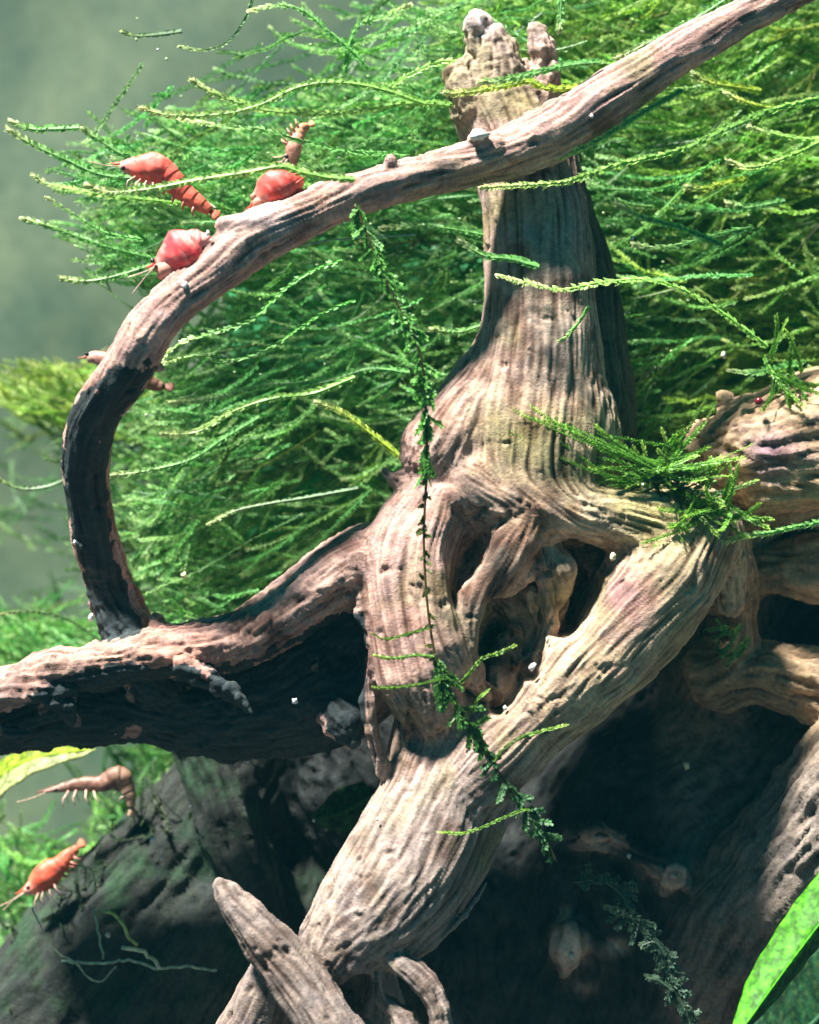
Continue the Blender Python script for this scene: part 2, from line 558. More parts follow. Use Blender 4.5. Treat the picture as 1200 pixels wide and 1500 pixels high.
def main_colour(P, px, py, g1, g2):
    n = fbm(P, 0.8, 3, 1)[:, None]; nz = fbm(P, 2.5, 3, 2) * 1.4
    pink = np.array([0.47, 0.30, 0.26]); tan = np.array([0.46, 0.35, 0.235]); grey = np.array([0.37, 0.30, 0.25])
    t = np.clip((px - 620) / 260, 0, 1)[:, None] * np.clip((py - 400) / 200, 0, 1)[:, None]
    col = pink * (1 - t) + tan * t
    col = col * (1 + 0.25 * n)
    st = (np.exp(-((px - 800) / 130) ** 2) * np.clip((620 - py) / 150, 0, 1) * (P[:, 1] > -0.95))[:, None] * 0.8
    col = col * (1 - st) + grey * 0.95 * st
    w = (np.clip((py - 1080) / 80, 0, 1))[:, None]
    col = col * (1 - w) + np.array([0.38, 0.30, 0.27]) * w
    col = blend(col, px, py, 385, 320, 80, 50, (0.55, 0.42, 0.40), .7)
    col = blend(col, px, py, 880, 90, 260, 130, (0.45, 0.27, 0.25), .6)
    col = blend(col, px, py, 260, 960, 120, 60, (0.52, 0.24, 0.19), .6, nz)
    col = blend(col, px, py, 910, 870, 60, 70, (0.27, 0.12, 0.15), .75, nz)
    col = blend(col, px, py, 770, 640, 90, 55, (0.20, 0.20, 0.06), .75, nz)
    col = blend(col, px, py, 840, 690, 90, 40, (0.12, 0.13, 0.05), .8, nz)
    col = blend(col, px, py, 950, 750, 70, 60, (0.36, 0.33, 0.11), .7, nz)
    col = blend(col, px, py, 690, 110, 70, 90, (0.50, 0.36, 0.34), .7)
    col = blend(col, px, py, 790, 60, 50, 60, (0.60, 0.42, 0.40), .8)
    col = blend(col, px, py, 700, 35, 26, 26, (0.75, 0.66, 0.66), .9)
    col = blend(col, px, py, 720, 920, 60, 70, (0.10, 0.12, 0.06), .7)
    col = blend(col, px, py, 590, 1050, 55, 60, (0.16, 0.15, 0.10), .8, nz)  # shadow under the burl, painted into the wood colour
    blot = np.clip(fbm(P, 1.7, 4, 0) * 3.2 - .35, 0, 1)[:, None]
    col = col * (1 - .55 * blot * np.array([.85, 1, 1.05]))
    alg = (np.clip(fbm(P, 1.1, 3, 3) * 3 - .15, 0, 1) * np.clip((px - 480) / 200, .15, 1))[:, None] * .55
    col = col * (1 - alg) + np.array([.20, .20, .07]) * alg
    col = col * np.array([1.06, 1.11, 1.12])
    # shade on the stump's back lobe, painted as a dark olive tone
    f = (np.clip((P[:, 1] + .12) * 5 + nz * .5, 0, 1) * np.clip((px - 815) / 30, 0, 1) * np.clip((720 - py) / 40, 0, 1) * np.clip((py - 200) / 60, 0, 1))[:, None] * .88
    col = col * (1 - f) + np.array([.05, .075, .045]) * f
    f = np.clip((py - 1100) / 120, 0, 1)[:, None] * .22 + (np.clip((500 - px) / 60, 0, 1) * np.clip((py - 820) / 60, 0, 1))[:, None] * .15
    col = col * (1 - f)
    # shadow on the foot of the arch, painted near-black with a ragged edge
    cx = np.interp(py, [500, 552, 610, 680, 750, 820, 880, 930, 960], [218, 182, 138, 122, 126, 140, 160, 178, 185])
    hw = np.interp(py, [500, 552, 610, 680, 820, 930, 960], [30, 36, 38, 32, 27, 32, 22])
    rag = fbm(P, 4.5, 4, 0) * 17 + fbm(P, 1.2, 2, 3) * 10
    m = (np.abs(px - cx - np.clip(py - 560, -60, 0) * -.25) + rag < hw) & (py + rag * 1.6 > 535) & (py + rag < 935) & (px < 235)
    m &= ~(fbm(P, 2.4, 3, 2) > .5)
    # same painted shadow over the belly of the left limb
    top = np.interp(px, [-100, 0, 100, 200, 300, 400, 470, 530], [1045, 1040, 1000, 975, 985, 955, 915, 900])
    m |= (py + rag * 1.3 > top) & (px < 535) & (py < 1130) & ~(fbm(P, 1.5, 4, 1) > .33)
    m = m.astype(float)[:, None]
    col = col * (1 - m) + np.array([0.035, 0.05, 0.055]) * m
    return np.clip(col, 0.01, 0.9)


main_chains = [
    # stump
    ('stump', .10, 1.0, [(742, 165, .5, 76), (755, 200, .42, 78), (780, 280, .3, 74), (790, 380, .2, 80), (790, 480, .1, 84), (786, 560, .05, 95)]),
    ('stump', .06, 1.0, [(800, 260, .7, 50), (836, 340, .9, 42), (856, 420, .95, 46), (868, 510, .95, 52), (872, 600, .9, 58), (850, 690, .7, 80)]),
    ('stump', .12, .62, [(792, 520, .05, 84), (786, 580, -.1, 104), (780, 650, -.2, 128), (775, 710, -.3, 110)]),
    ('stump', .04, 1.0, [(716, 140, .25, 36), (706, 90, .2, 22), (700, 60, .15, 15), (700, 36, .1, 20)]),
    ('stump', .03, 1.2, [(742, 130, .2, 38), (732, 84, .15, 29), (722, 58, .1, 18), (716, 46, .1, 9)]),
    ('stump', .05, 1.2, [(760, 130, .3, 34), (752, 84, .3, 15), (745, 60, .3, 5)]),
    ('stump', .03, 1.2, [(782, 150, .3, 40), (800, 104, .25, 20), (796, 74, .2, 19), (786, 50, .2, 13), (776, 40, .2, 5)]),
    ('stump', .04, 1.2, [(692, 160, .25, 34), (676, 126, .2, 22), (662, 108, .2, 10), (690, 96, .2, 12)]),
    ('stump', .08, 1.0, [(722, 520, -.0, 34), (690, 600, -.2, 54), (645, 660, -.35, 60)]),
    # the burl with its hollows
    ('burl', .20, .8, [(800, 650, .0, 110), (770, 730, .0, 110)]),
    ('burl', .20, .9, [(640, 730, -.35, 56), (600, 815, -.5, 68), (592, 900, -.65, 62), (608, 980, -.75, 62), (630, 1030, -.7, 50)]),
    ('burl', .04, 1, [(612, 722, -.4, 30), (585, 702, -.4, 15), (563, 690, -.4, 6)]),
    ('burl', .18, .9, [(700, 715, -.62, 48), (790, 742, -.66, 42), (870, 752, -.6, 42), (960, 770, -.3, 62)]),
    ('burl', .20, .8, [(700, 860, .5, 100), (760, 920, .8, 120), (850, 860, 1.1, 90), (720, 1020, .6, 80)]),
    ('burl', .06, 1.0, [(790, 755, -.7, 24), (735, 800, -.85, 26), (700, 860, -.9, 24), (682, 920, -.9, 22), (690, 990, -.8, 20)]),
    ('burl', .08, 1.0, [(650, 740, -.8, 30), (628, 800, -.95, 28), (630, 880, -1.05, 30), (645, 940, -1.05, 34), (665, 985, -.95, 26)]),
    ('burl', .08, 1.0, [(775, 765, -.7, 30), (742, 815, -.8, 36), (708, 862, -.85, 28)]),
    ('burl', .04, 1.0, [(715, 858, -.85, 20), (752, 848, -.75, 20), (785, 825, -.5, 14)]),
    ('burl', .04, 1.0, [(778, 870, -.5, 12), (800, 925, -.45, 15), (778, 968, -.5, 11)]),
    ('burl', .04, 1.0, [(750, 930, -.3, 18), (735, 990, -.4, 22), (760, 1010, -.5, 12)]),
    # right diagonal limb
    ('diagonal_limb', .20, 1.0, [(1005, 785, .05, 78), (960, 860, -.3, 82), (900, 930, -.5, 80), (835, 995, -.65, 72), (768, 1060, -.62, 60), (690, 1140, -.6, 60)]),
    ('diagonal_limb', .15, 1.0, [(960, 760, 0, 56), (1030, 770, .1, 50), (1062, 800, .2, 30), (1070, 880, .4, 24)]),
    # lower leg
    ('lower_limb', .20, .9, [(665, 1080, 0, 92), (640, 1180, -.35, 92), (600, 1270, -.75, 96), (545, 1340, -1.05, 84), (495, 1390, -1.15, 60)]),
    ('lower_limb', .10, .9, [(690, 1150, -.05, 70), (662, 1255, -.35, 56), (600, 1350, -.6, 50), (560, 1390, -.8, 26)]),
    ('lower_limb', .02, 1.0, [(712, 1294, -.9, 3), (680, 1340, -1.05, 5), (630, 1378, -1.15, 6), (575, 1398, -1.25, 11), (540, 1402, -1.3, 12)]),
    # broken branch crossing the foot
    ('broken_branch', .04, .9, [(323, 1296, -1.6, 9), (350, 1330, -1.65, 24), (395, 1385, -1.7, 34), (440, 1440, -1.75, 40), (480, 1500, -1.8, 44), (520, 1570, -1.8, 50)]),
    ('broken_branch', .08, .9, [(400, 1430, -1.1, 36), (370, 1500, -.9, 46), (350, 1560, -.8, 60)]),
    # curled splinters at the foot
    ('curled_splinter', .04, 1.4, [(556, 1402, -1.4, 12), (590, 1412, -1.5, 17), (622, 1440, -1.55, 19), (642, 1478, -1.6, 16), (650, 1530, -1.6, 16)]),
    ('curled_splinter', .04, 1.0, [(530, 1405, -1.3, 10), (552, 1430, -1.4, 12), (560, 1465, -1.35, 11), (590, 1490, -1.4, 18), (600, 1540, -1.4, 30)]),
    ('curled_splinter', .04, 1.0, [(470, 1480, -1.2, 26), (520, 1510, -1.1, 22), (540, 1550, -1.1, 26)]),
    # foot behind
    ('foot', .10, 1.0, [(520, 1390, -.4, 46), (520, 1480, .0, 70), (540, 1580, .2, 90)]),
    ('foot', .10, 1.0, [(400, 1490, -.6, 36), (385, 1560, -.6, 60)]),
    # left limb: an overhanging crest over a receding belly
    ('left_limb', .12, 1.0, [(-90, 1066, .6, 42), (0, 1058, .6, 48), (70, 1044, .6, 50), (150, 1038, .62, 50), (230, 1032, .65, 54), (310, 1040, .7, 66), (390, 1025, .7, 84), (470, 1000, .6, 95), (560, 940, .5, 95)]),
    ('left_limb', .12, 1.5, [(-90, 1020, -.2, 30), (0, 1012, -.25, 28), (70, 985, -.3, 30), (130, 975, -.3, 30), (210, 958, -.35, 34), (290, 950, -.35, 40), (350, 935, -.35, 38), (410, 905, -.35, 42), (470, 862, -.3, 46), (540, 815, -.2, 48)]),
    ('left_limb', .06, 1.0, [(530, 778, -.1, 10), (505, 805, -.1, 24), (450, 855, -.2, 30)]),
    ('left_limb', .04, 1.0, [(475, 1030, -.3, 20), (508, 1060, -.55, 26), (514, 1080, -.6, 16)]),
    ('left_limb', .04, 1.0, [(534, 830, -.75, 12), (530, 920, -.85, 11), (534, 1000, -.85, 12), (548, 1070, -.8, 12), (562, 1130, -.6, 14)]),
    ('left_limb', .03, 1.0, [(270, 975, -.9, 16), (320, 1002, -1.0, 11), (350, 1026, -1.05, 8), (372, 1046, -1.08, 3)]),
    ('left_limb', .05, 1.0, [(-20, 1020, -.55, 20), (50, 1012, -.65, 20), (108, 1012, -.65, 8)]),
    ('left_limb', .04, 1.0, [(60, 1015, -.65, 14), (95, 1035, -.6, 10), (104, 1058, -.5, 4)]),
    ('left_limb', .04, 1.0, [(-20, 1066, -.45, 12), (40, 1074, -.5, 6)]),
    ('left_limb', .05, 1.0, [(236, 930, -.3, 26), (230, 908, -.3, 9)]),
    # arching branch
    ('arching_branch', .10, 1.0, [(1330, -95, -.9, 24), (1200, -30, -.85, 25), (1090, 25, -.8, 27), (985, 82, -.8, 31), (880, 152, -.78, 36), (790, 205, -.74, 38), (700, 238, -.78, 34), (600, 262, -.88, 31), (500, 290, -1.05, 32), (440, 318, -1.2, 35), (365, 352, -1.4, 38), (300, 405, -1.65, 36), (250, 448, -1.8, 33), (215, 490, -1.8, 34), (176, 552, -1.55, 34), (138, 610, -1.15, 35), (124, 680, -.7, 33), (132, 750, -.35, 31), (148, 820, 0, 32), (170, 880, .2, 35), (200, 940, .1, 40), (230, 1000, .2, 40)]),
    ('arching_branch', .04, 1.0, [(722, 213, -.98, 20), (694, 205, -1.0, 10)]),
    ('arching_branch', .04, 1.0, [(572, 250, -1.05, 14), (572, 236, -1.1, 11)]),
    ('arching_branch', .04, 1.0, [(360, 335, -1.5, 20), (330, 332, -1.6, 14)]),
    ('arching_branch', .02, 1.0, [(122, 800, -.4, 5), (112, 796, -.45, 3)]),
    ('arching_branch', .02, 1.0, [(225, 535, -1.5, 10), (238, 540, -1.5, 3)]),
]
main_cuts = [
    ([(712, 785, -1.3, 12), (690, 815, -1.3, 19), (672, 856, -1.3, 11)], 7.0, .03),
    ([(680, 768, -1.25, 12), (712, 742, -1.25, 9)], 5.0, .03),
    ([(672, 748, -1.25, 11), (690, 772, -1.2, 13)], 5.0, .03),
    ([(812, 818, -1.2, 22), (845, 818, -1.2, 32), (885, 830, -1.2, 20)], 5.5, .04),
    ([(852, 852, -1.1, 38), (826, 905, -1.1, 34)], 5.5, .04),
    ([(732, 900, -1.2, 26), (733, 950, -1.2, 36), (758, 950, -1.2, 30)], 4.2, .03),
    ([(790, 900, -1.1, 18), (776, 985, -1.0, 16)], 3.6, .03),
    ([(745, 1000, -1.0, 24), (728, 1038, -1.0, 14)], 4.6, .04),
    ([(505, 1470, -1.0, 36), (528, 1440, -1.2, 26)], 2.4, .04),
    ([(578, 1452, -1.45, 14), (600, 1470, -1.45, 11)], 2.4, .03),
    ([(505, 930, -.75, 30), (500, 985, -.8, 36), (512, 1010, -.8, 18)], 1.6, .08),
    ([(562, 1050, -1.05, 16), (578, 1100, -1.05, 24), (604, 1090, -1.0, 18), (604, 1050, -1.1, 12)], 2.2, .05),
    ([(655, 128, -.5, 10), (720, 60, -.3, 5)], 3, .03),
    ([(766, 36, 0, 12), (768, 84, -.3, 7)], 6, .03),
    ([(716, 60, -.3, 5), (722, 105, -.3, 6)], 3, .03),
    ([(690, 75, 0, 5), (700, 88, -.3, 6)], 4, .03),
]
late_chains = [
    ('inner_knob', .03, 1.0, [(785, 790, -.3, 16), (806, 808, -.5, 17), (824, 834, -.62, 20), (820, 862, -.45, 19), (806, 900, -.1, 20), (806, 940, .2, 24)]),
    ('burl', .03, 1.0, [(786, 800, -.75, 7), (796, 850, -.65, 9), (806, 915, -.55, 12), (790, 965, -.5, 14), (775, 1000, -.3, 18)]),
    ('burl', .05, 1.0, [(745, 945, -.1, 22), (738, 1000, -.4, 24), (755, 1030, -.5, 14)]),
    ('burl', .04, 1.0, [(700, 1005, -.75, 10), (725, 1020, -.6, 12), (750, 1005, -.5, 8)]),
]
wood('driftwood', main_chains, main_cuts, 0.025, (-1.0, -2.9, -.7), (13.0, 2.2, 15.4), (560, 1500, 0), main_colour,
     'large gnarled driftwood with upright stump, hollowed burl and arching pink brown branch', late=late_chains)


# second driftwood: limbs at the right edge and the dark root mass under the burl
def right_colour(P, px, py, g1, g2):
    n = fbm(P, 0.8, 3, 1)[:, None]; nz = fbm(P, 2.5, 3, 2) * 1.4
    col = np.array([0.48, 0.35, 0.22]) * (1 + 0.3 * n)
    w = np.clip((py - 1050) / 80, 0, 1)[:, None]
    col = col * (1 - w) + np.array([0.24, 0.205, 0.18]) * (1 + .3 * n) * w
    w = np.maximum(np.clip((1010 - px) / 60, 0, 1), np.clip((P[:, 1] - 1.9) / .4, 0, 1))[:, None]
    col = col * (1 - w) + np.array([0.036, 0.044, 0.045]) * (1 + .7 * n + .8 * np.clip(nz, -1, 1)[:, None] * .5) * w  # shade painted in: near-black at the left and towards the back
    col = blend(col, px, py, 1130, 660, 45, 45, (0.27, 0.17, 0.27), .8, nz)
    for q in ((875, 1235, 45, 18), (985, 1285, 40, 18), (835, 1385, 28, 40), (900, 1385, 20, 12)): col = blend(col, px, py, *q, (0.85, 0.62, 0.5), 1.0, nz)  # light catching the lumps, painted as pale spots
    col = blend(col, px, py, 1100, 770, 60, 30, (0.25, 0.25, 0.10), .6, nz)
    return np.clip(col, 0.01, 0.8)


right_chains = [
    ('upper_limb', .15, 1.0, [(1420, 600, .6, 100), (1300, 625, .6, 100), (1200, 640, .6, 98), (1130, 660, .65, 88), (1075, 662, .8, 60), (1036, 640, .9, 28)]),
    ('upper_limb', .15, 1.0, [(1150, 700, 1.3, 70), (1100, 740, 1.5, 50), (1060, 790, 1.9, 50)]),
    ('upper_limb', .20, 1.0, [(1420, 690, .1, 50), (1250, 690, .1, 50), (1180, 700, .15, 42), (1120, 712, .4, 40)]),
    ('upper_limb', .03, 1.0, [(1072, 602, .8, 14), (1058, 579, .75, 3)]),
    ('middle_limb', .12, 1.0, [(1420, 850, 1.3, 60), (1260, 835, 1.3, 48), (1180, 833, 1.3, 42), (1120, 835, 1.6, 34), (1060, 850, 2.0, 50)]),
    ('lower_limb', .12, 1.0, [(1420, 1030, 1.0, 60), (1260, 1018, 1.0, 50), (1180, 1004, 1.1, 50), (1110, 990, 1.4, 46), (1050, 990, 1.9, 46)]),
    ('slanting_root', .15, 1.0, [(1420, 1020, .2, 120), (1290, 1130, .4, 110), (1190, 1230, .8, 95), (1110, 1330, 1.3, 90), (1060, 1420, 1.8, 90)]),
    ('hanging_root', .06, 1.0, [(1072, 780, .7, 22), (1088, 860, .9, 22), (1086, 950, 1.2, 24), (1060, 1000, 1.6, 30)]),
    ('root_mass', .35, .8, [(1080, 760, 2.8, 70), (1060, 900, 3.0, 100), (1000, 1040, 3.6, 160)]),
    ('root_mass', .35, .8, [(1420, 740, 3.2, 130), (1250, 790, 3.2, 120), (1100, 860, 3.2, 90)]),
    ('root_mass', .35, .8, [(1250, 930, 3.4, 120), (1120, 1100, 3.6, 160), (960, 1180, 3.9, 220), (860, 1350, 4.2, 260), (800, 1560, 4.4, 280)]),
    ('root_mass', .35, .8, [(1180, 1300, 3.2, 160), (1060, 1460, 3.6, 200), (1000, 1600, 3.8, 220)]),
    ('root_mass', .35, .8, [(520, 1120, 3.4, 130), (600, 1240, 3.6, 130), (700, 1380, 3.8, 200), (560, 1560, 4.0, 170)]),
    ('root_mass', .10, 1.0, [(835, 1235, 1.5, 14), (870, 1226, 1.4, 20), (905, 1240, 1.5, 16), (960, 1270, 1.7, 14), (990, 1285, 1.8, 18)]),
    ('root_mass', .15, 1.0, [(870, 1250, 1.9, 34), (900, 1310, 2.6, 90)]),
    ('root_mass', .05, 1.0, [(850, 1218, 1.2, 9), (870, 1208, 1.1, 12), (885, 1216, 1.1, 6), (908, 1226, 1.2, 12), (925, 1244, 1.3, 6)]),
    ('root_mass', .05, 1.0, [(975, 1300, 1.5, 8), (990, 1280, 1.3, 14), (1010, 1300, 1.4, 5), (1025, 1320, 1.5, 4)]),
    ('root_mass', .10, 1.0, [(838, 1362, 1.6, 18), (828, 1400, 1.6, 16), (824, 1425, 1.6, 10)]),
    ('root_mass', .10, 1.0, [(838, 1370, 1.7, 20), (880, 1390, 1.9, 20), (900, 1430, 2.4, 60)]),
]
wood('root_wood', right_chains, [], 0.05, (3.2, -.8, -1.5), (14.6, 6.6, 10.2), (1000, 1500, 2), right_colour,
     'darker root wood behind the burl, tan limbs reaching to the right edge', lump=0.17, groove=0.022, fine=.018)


# logs lower left, behind
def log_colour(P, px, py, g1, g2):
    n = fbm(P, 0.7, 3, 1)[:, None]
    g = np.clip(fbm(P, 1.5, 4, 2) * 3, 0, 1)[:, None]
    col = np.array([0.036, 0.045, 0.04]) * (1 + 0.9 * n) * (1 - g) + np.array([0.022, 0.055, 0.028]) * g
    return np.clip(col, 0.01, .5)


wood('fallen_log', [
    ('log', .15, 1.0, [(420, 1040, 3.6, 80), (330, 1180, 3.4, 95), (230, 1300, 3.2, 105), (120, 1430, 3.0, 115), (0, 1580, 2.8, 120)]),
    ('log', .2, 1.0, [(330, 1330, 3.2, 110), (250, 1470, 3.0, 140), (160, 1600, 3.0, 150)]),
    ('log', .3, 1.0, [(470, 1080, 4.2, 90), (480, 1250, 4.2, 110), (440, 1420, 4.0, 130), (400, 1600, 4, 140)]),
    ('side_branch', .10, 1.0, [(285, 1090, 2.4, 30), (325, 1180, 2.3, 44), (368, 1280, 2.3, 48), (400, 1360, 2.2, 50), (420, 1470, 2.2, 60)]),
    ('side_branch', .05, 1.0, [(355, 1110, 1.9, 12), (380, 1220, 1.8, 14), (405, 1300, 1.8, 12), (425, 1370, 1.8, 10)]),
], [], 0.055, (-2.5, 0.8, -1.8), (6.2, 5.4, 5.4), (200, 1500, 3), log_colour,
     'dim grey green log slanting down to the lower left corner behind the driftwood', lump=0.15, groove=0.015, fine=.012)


# ------------------------------------------------------------------ moss
def frond_arrays(P, leaf=0.06, width=0.015, stem=0.010, tipboost=1.0, base=(0.09, 0.30, 0.05), tip=(0.30, 0.60, 0.10), spread=0.8, r=rng):
    """P: (F,Sn,3), tip first. returns V, F4, C for every frond: a three sided stem and two rows of leaflets"""
    Fn, Sn, _ = P.shape
    T = -np.gradient(P, axis=1); T /= np.linalg.norm(T, axis=2)[..., None] + 1e-9     # towards the tip
    nr = np.array([0, -1.0, 0]) + r.normal(size=(Fn, 1, 3)) * 0.55
    B = np.cross(T, nr); B /= np.linalg.norm(B, axis=2)[..., None] + 1e-9
    Nn = np.cross(B, T)
    s = np.linspace(0, 1, Sn)[None, :, None]
    base = np.asarray(base, float).reshape(-1, 1, 3) if np.ndim(base) > 1 else np.asarray(base, float)[None, None]
    tip = np.asarray(tip, float).reshape(-1, 1, 3) if np.ndim(tip) > 1 else np.asarray(tip, float)[None, None]
    w = np.exp(-s * 5.0) * tipboost
    C = base * (1 - w) + tip * w
    C = np.broadcast_to(C, P.shape)
    Vs, Fs, Cs = [], [], []
    th = np.arange(3) / 3 * 2 * np.pi
    rad = stem * (0.5 + 0.7 * s)
    ring = P[:, :, None] + (B[:, :, None] * np.cos(th)[:, None] + Nn[:, :, None] * np.sin(th)[:, None]) * rad[..., None]
    n0 = 0
    Vs.append(ring.reshape(-1, 3)); Cs.append(np.repeat(C.reshape(-1, 3) * 0.75, 3, 0))
    f = np.arange(Fn)[:, None, None] * Sn * 3; i = np.arange(Sn - 1)[None, :, None] * 3; j = np.arange(3)[None, None]; k = (j + 1) % 3
    Fs.append(np.stack([f + i + j, f + i + k, f + i + 3 + k, f + i + 3 + j], -1).reshape(-1, 4))
    n0 += Fn * Sn * 3
    sz = (0.75 + 0.25 * np.clip(s * 12, 0, 1)) * leaf
    for side in (-1, 1):
        jit = r.random((Fn, Sn, 1))
        l = sz * (0.6 + 0.7 * jit)
        ang = spread * (0.75 + 0.5 * r.random((Fn, Sn, 1)))
        dr = T * np.cos(ang) + B * side * np.sin(ang) + Nn * (r.random((Fn, Sn, 1)) - 0.5) * 0.9
        dr /= np.linalg.norm(dr, axis=2)[..., None]
        pr = np.cross(dr, Nn); pr /= np.linalg.norm(pr, axis=2)[..., None] + 1e-9
        p0 = P + T * (side * 0.012)
        q = np.stack([p0, p0 + dr * l * 0.45 + pr * width, p0 + dr * l, p0 + dr * l * 0.45 - pr * width - Nn * width * .5], 2)
        Vs.append(q.reshape(-1, 3))
        cc = C * (0.75 + 0.5 * r.random((Fn, Sn, 1)))
        Cs.append(np.repeat(cc.reshape(-1, 3), 4, 0))
        m = Fn * Sn
        Fs.append(n0 + np.arange(m * 4).reshape(-1, 4)); n0 += m * 4
    return np.concatenate(Vs), np.concatenate(Fs), np.concatenate(Cs)


def in_poly(x, y, poly):
    c = np.zeros(len(x), bool); j = len(poly) - 1
    for i in range(len(poly)):
        xi, yi = poly[i]; xj, yj = poly[j]
        c ^= ((yi > y) != (yj > y)) & (x < (xj - xi) * (y - yi) / (yj - yi + 1e-9) + xi)
        j = i
    return c


def moss_mass(name, label, poly, count, yr, angle_fn, length=(0.9, 2.7), steps=64, leaf=0.066, base=(0.16, 0.56, 0.15), tip=(0.55, 0.90, 0.34), spread_a=21, clump=0.5, parent=None):
    xs = [p[0] for p in poly]; ys = [p[1] for p in poly]
    X = rng.uniform(min(xs), max(xs), count * 6); Y = rng.uniform(min(ys), max(ys), count * 6)
    ok = in_poly(X, Y, poly)
    # clumps and gaps
    q = np.stack([X / 100, Y / 100, X * 0], 1)
    dn = vnoise(q, 1.3, 3)
    ok &= dn > rng.uniform(0, 1, len(X)) * clump * 2
    X = X[ok][:count]; Y = Y[ok][:count]; n = len(X)
    dep = rng.uniform(yr[0], yr[1], n)
    sc = (D + dep) / D
    tipP = np.stack([6 + (X - 600) / 100 * sc, dep, 7.5 + (750 - Y) / 100 * sc], 1)
    a = np.radians(angle_fn(X, Y) + rng.normal(size=n) * spread_a)
    L = rng.uniform(length[0], length[1], n)
    dy = rng.normal(size=n) * 0.25 + 0.15
    dirv = np.stack([np.cos(a), dy, np.sin(a)], 1)
    root = tipP + dirv * L[:, None]
    sag = rng.normal(0.13, 0.10, n) * L
    root = root + rng.normal(size=(n, 3)) * np.array([.1, .3, .25])
    mid = (tipP + root) / 2 + np.stack([rng.normal(size=n) * .05, rng.normal(size=n) * .1, -sag], 1)
    t = np.linspace(0, 1, steps)[None, :, None]
    P = (1 - t) ** 2 * tipP[:, None] + 2 * t * (1 - t) * mid[:, None] + t ** 2 * root[:, None]
    ph = rng.uniform(0, 6.28, (n, 1)); fr = rng.uniform(5, 14, (n, 1))
    P[:, :, 2] += 0.03 * np.sin(t[..., 0] * fr + ph) * (1 - np.exp(-t[..., 0] * 4))
    P[:, :, 1] += 0.04 * np.cos(t[..., 0] * fr * 0.8 + ph)
    # short side shoots
    m = int(n * 1.3)
    src = rng.integers(0, n, m); at_ = rng.integers(4, max(6, steps - 10), m)
    o = P[src, at_]; tv = P[src, at_ - 4] - P[src, at_]; tv /= np.linalg.norm(tv, axis=1)[:, None]
    sd = np.sign(rng.normal(size=(m, 1)))
    pr = np.stack([-tv[:, 2], rng.normal(size=m) * .3, tv[:, 0]], 1) * sd
    sl = rng.uniform(0.2, 0.8, (m, 1)); S2 = 20
    u = np.linspace(1, 0, S2)[None, :, None]
    Q = o[:, None] + (tv[:, None] * u * 0.9 + pr[:, None] * (u * 0.55 - u * u * 0.15)) * sl[:, None]
    br = rng.uniform(0.45, 1.3, (n, 1)); yel = rng.uniform(0, 1, (n, 1)) ** 2
    old = (rng.random((n, 1)) < .07)
    br = np.where(old, br * .55, br); yel = np.where(old, 1.6, yel)
    b = np.array(base) * br * (1 + yel * np.array([.7, .1, -.2])); tp = np.array(tip) * (0.7 + .5 * rng.random((n, 1)))
    V1, F1, C1 = frond_arrays(P, leaf, base=b, tip=tp)
    V2, F2, C2 = frond_arrays(Q, leaf * .85, base=b[src], tip=tp[src] * .8)
    o = mesh_obj(name, np.concatenate([V1, V2]), np.concatenate([F1, F2 + len(V1)]), M_moss, parent, col=np.clip(np.concatenate([C1, C2]), 0, .8), smooth=False)
    if parent is None: tag(o, label, 'moss', kind='stuff')
    return o


def ang_left(x, y):
    return np.where(y < 330, 2, np.where(y < 720, 2 + (y - 330) / 390 * 24, 26)) + 0.0


moss_mass('moss_thicket', 'thick feathery green moss sweeping left between the arching branch and the stump',
          [(240, 190), (420, 130), (640, 120), (900, 150), (930, 690), (700, 760), (560, 740), (430, 860), (300, 915), (205, 905), (170, 720), (190, 590), (280, 470), (330, 400), (200, 400), (150, 330), (160, 250)],
          2000, (1.6, 4.3), ang_left)
moss_mass('moss_thicket', 'sparse wispy moss tips reaching into open water above the arching branch',
          [(60, 190), (250, 150), (420, 20), (720, 0), (720, 300), (360, 300), (230, 420), (110, 400), (70, 330)],
          300, (1.2, 3.5), lambda x, y: 0 * x - 2 + (y > 280) * 5, length=(1.0, 2.6))
moss_mass('moss_thicket', 'bright dense moss filling the upper right behind the stump',
          [(640, -60), (1400, -60), (1400, 640), (1000, 680), (900, 690), (860, 200), (640, 140)],
          2500, (1.7, 4.8), lambda x, y: 12 + 22 * np.sin(x / 90 + y / 130), length=(1.0, 2.6), spread_a=24,
          base=(0.25, 0.62, 0.10), tip=(0.62, 0.92, 0.28))
moss_mass('moss_thicket', 'hazy green moss low behind the slanting log at the left edge',
          [(-40, 1180), (60, 1230), (120, 1290), (60, 1380), (-40, 1440)],
          150, (4.2, 6.0), lambda x, y: -60 + 0 * x, length=(0.6, 1.6), spread_a=40, steps=40)
moss_mass('moss_thicket', 'small hazy moss patch in the gap under the left limb',
          [(170, 1075), (290, 1085), (250, 1180), (190, 1260), (120, 1240), (170, 1150)],
          130, (4.6, 6.2), lambda x, y: 30 + 0 * x, length=(0.5, 1.2), spread_a=50, steps=36)
moss_mass('moss_thicket', 'out of focus bright moss sprays at the left edge behind the arch',
          [(-30, 525), (90, 530), (230, 570), (230, 610), (60, 600), (-30, 585)],
          200, (4.2, 6.0), lambda x, y: -14 + 0 * x, length=(0.9, 2.0), spread_a=9, steps=50,
          base=(0.34, 0.68, 0.10), tip=(0.7, 0.9, 0.3))
moss_mass('moss_thicket', 'dim moss wisps in open water left of the arch, low above the left limb',
          [(-30, 900), (110, 900), (170, 950), (-30, 990)],
          140, (4.5, 6.5), lambda x, y: -15 + 0 * x, length=(0.7, 1.6), spread_a=20, steps=44)


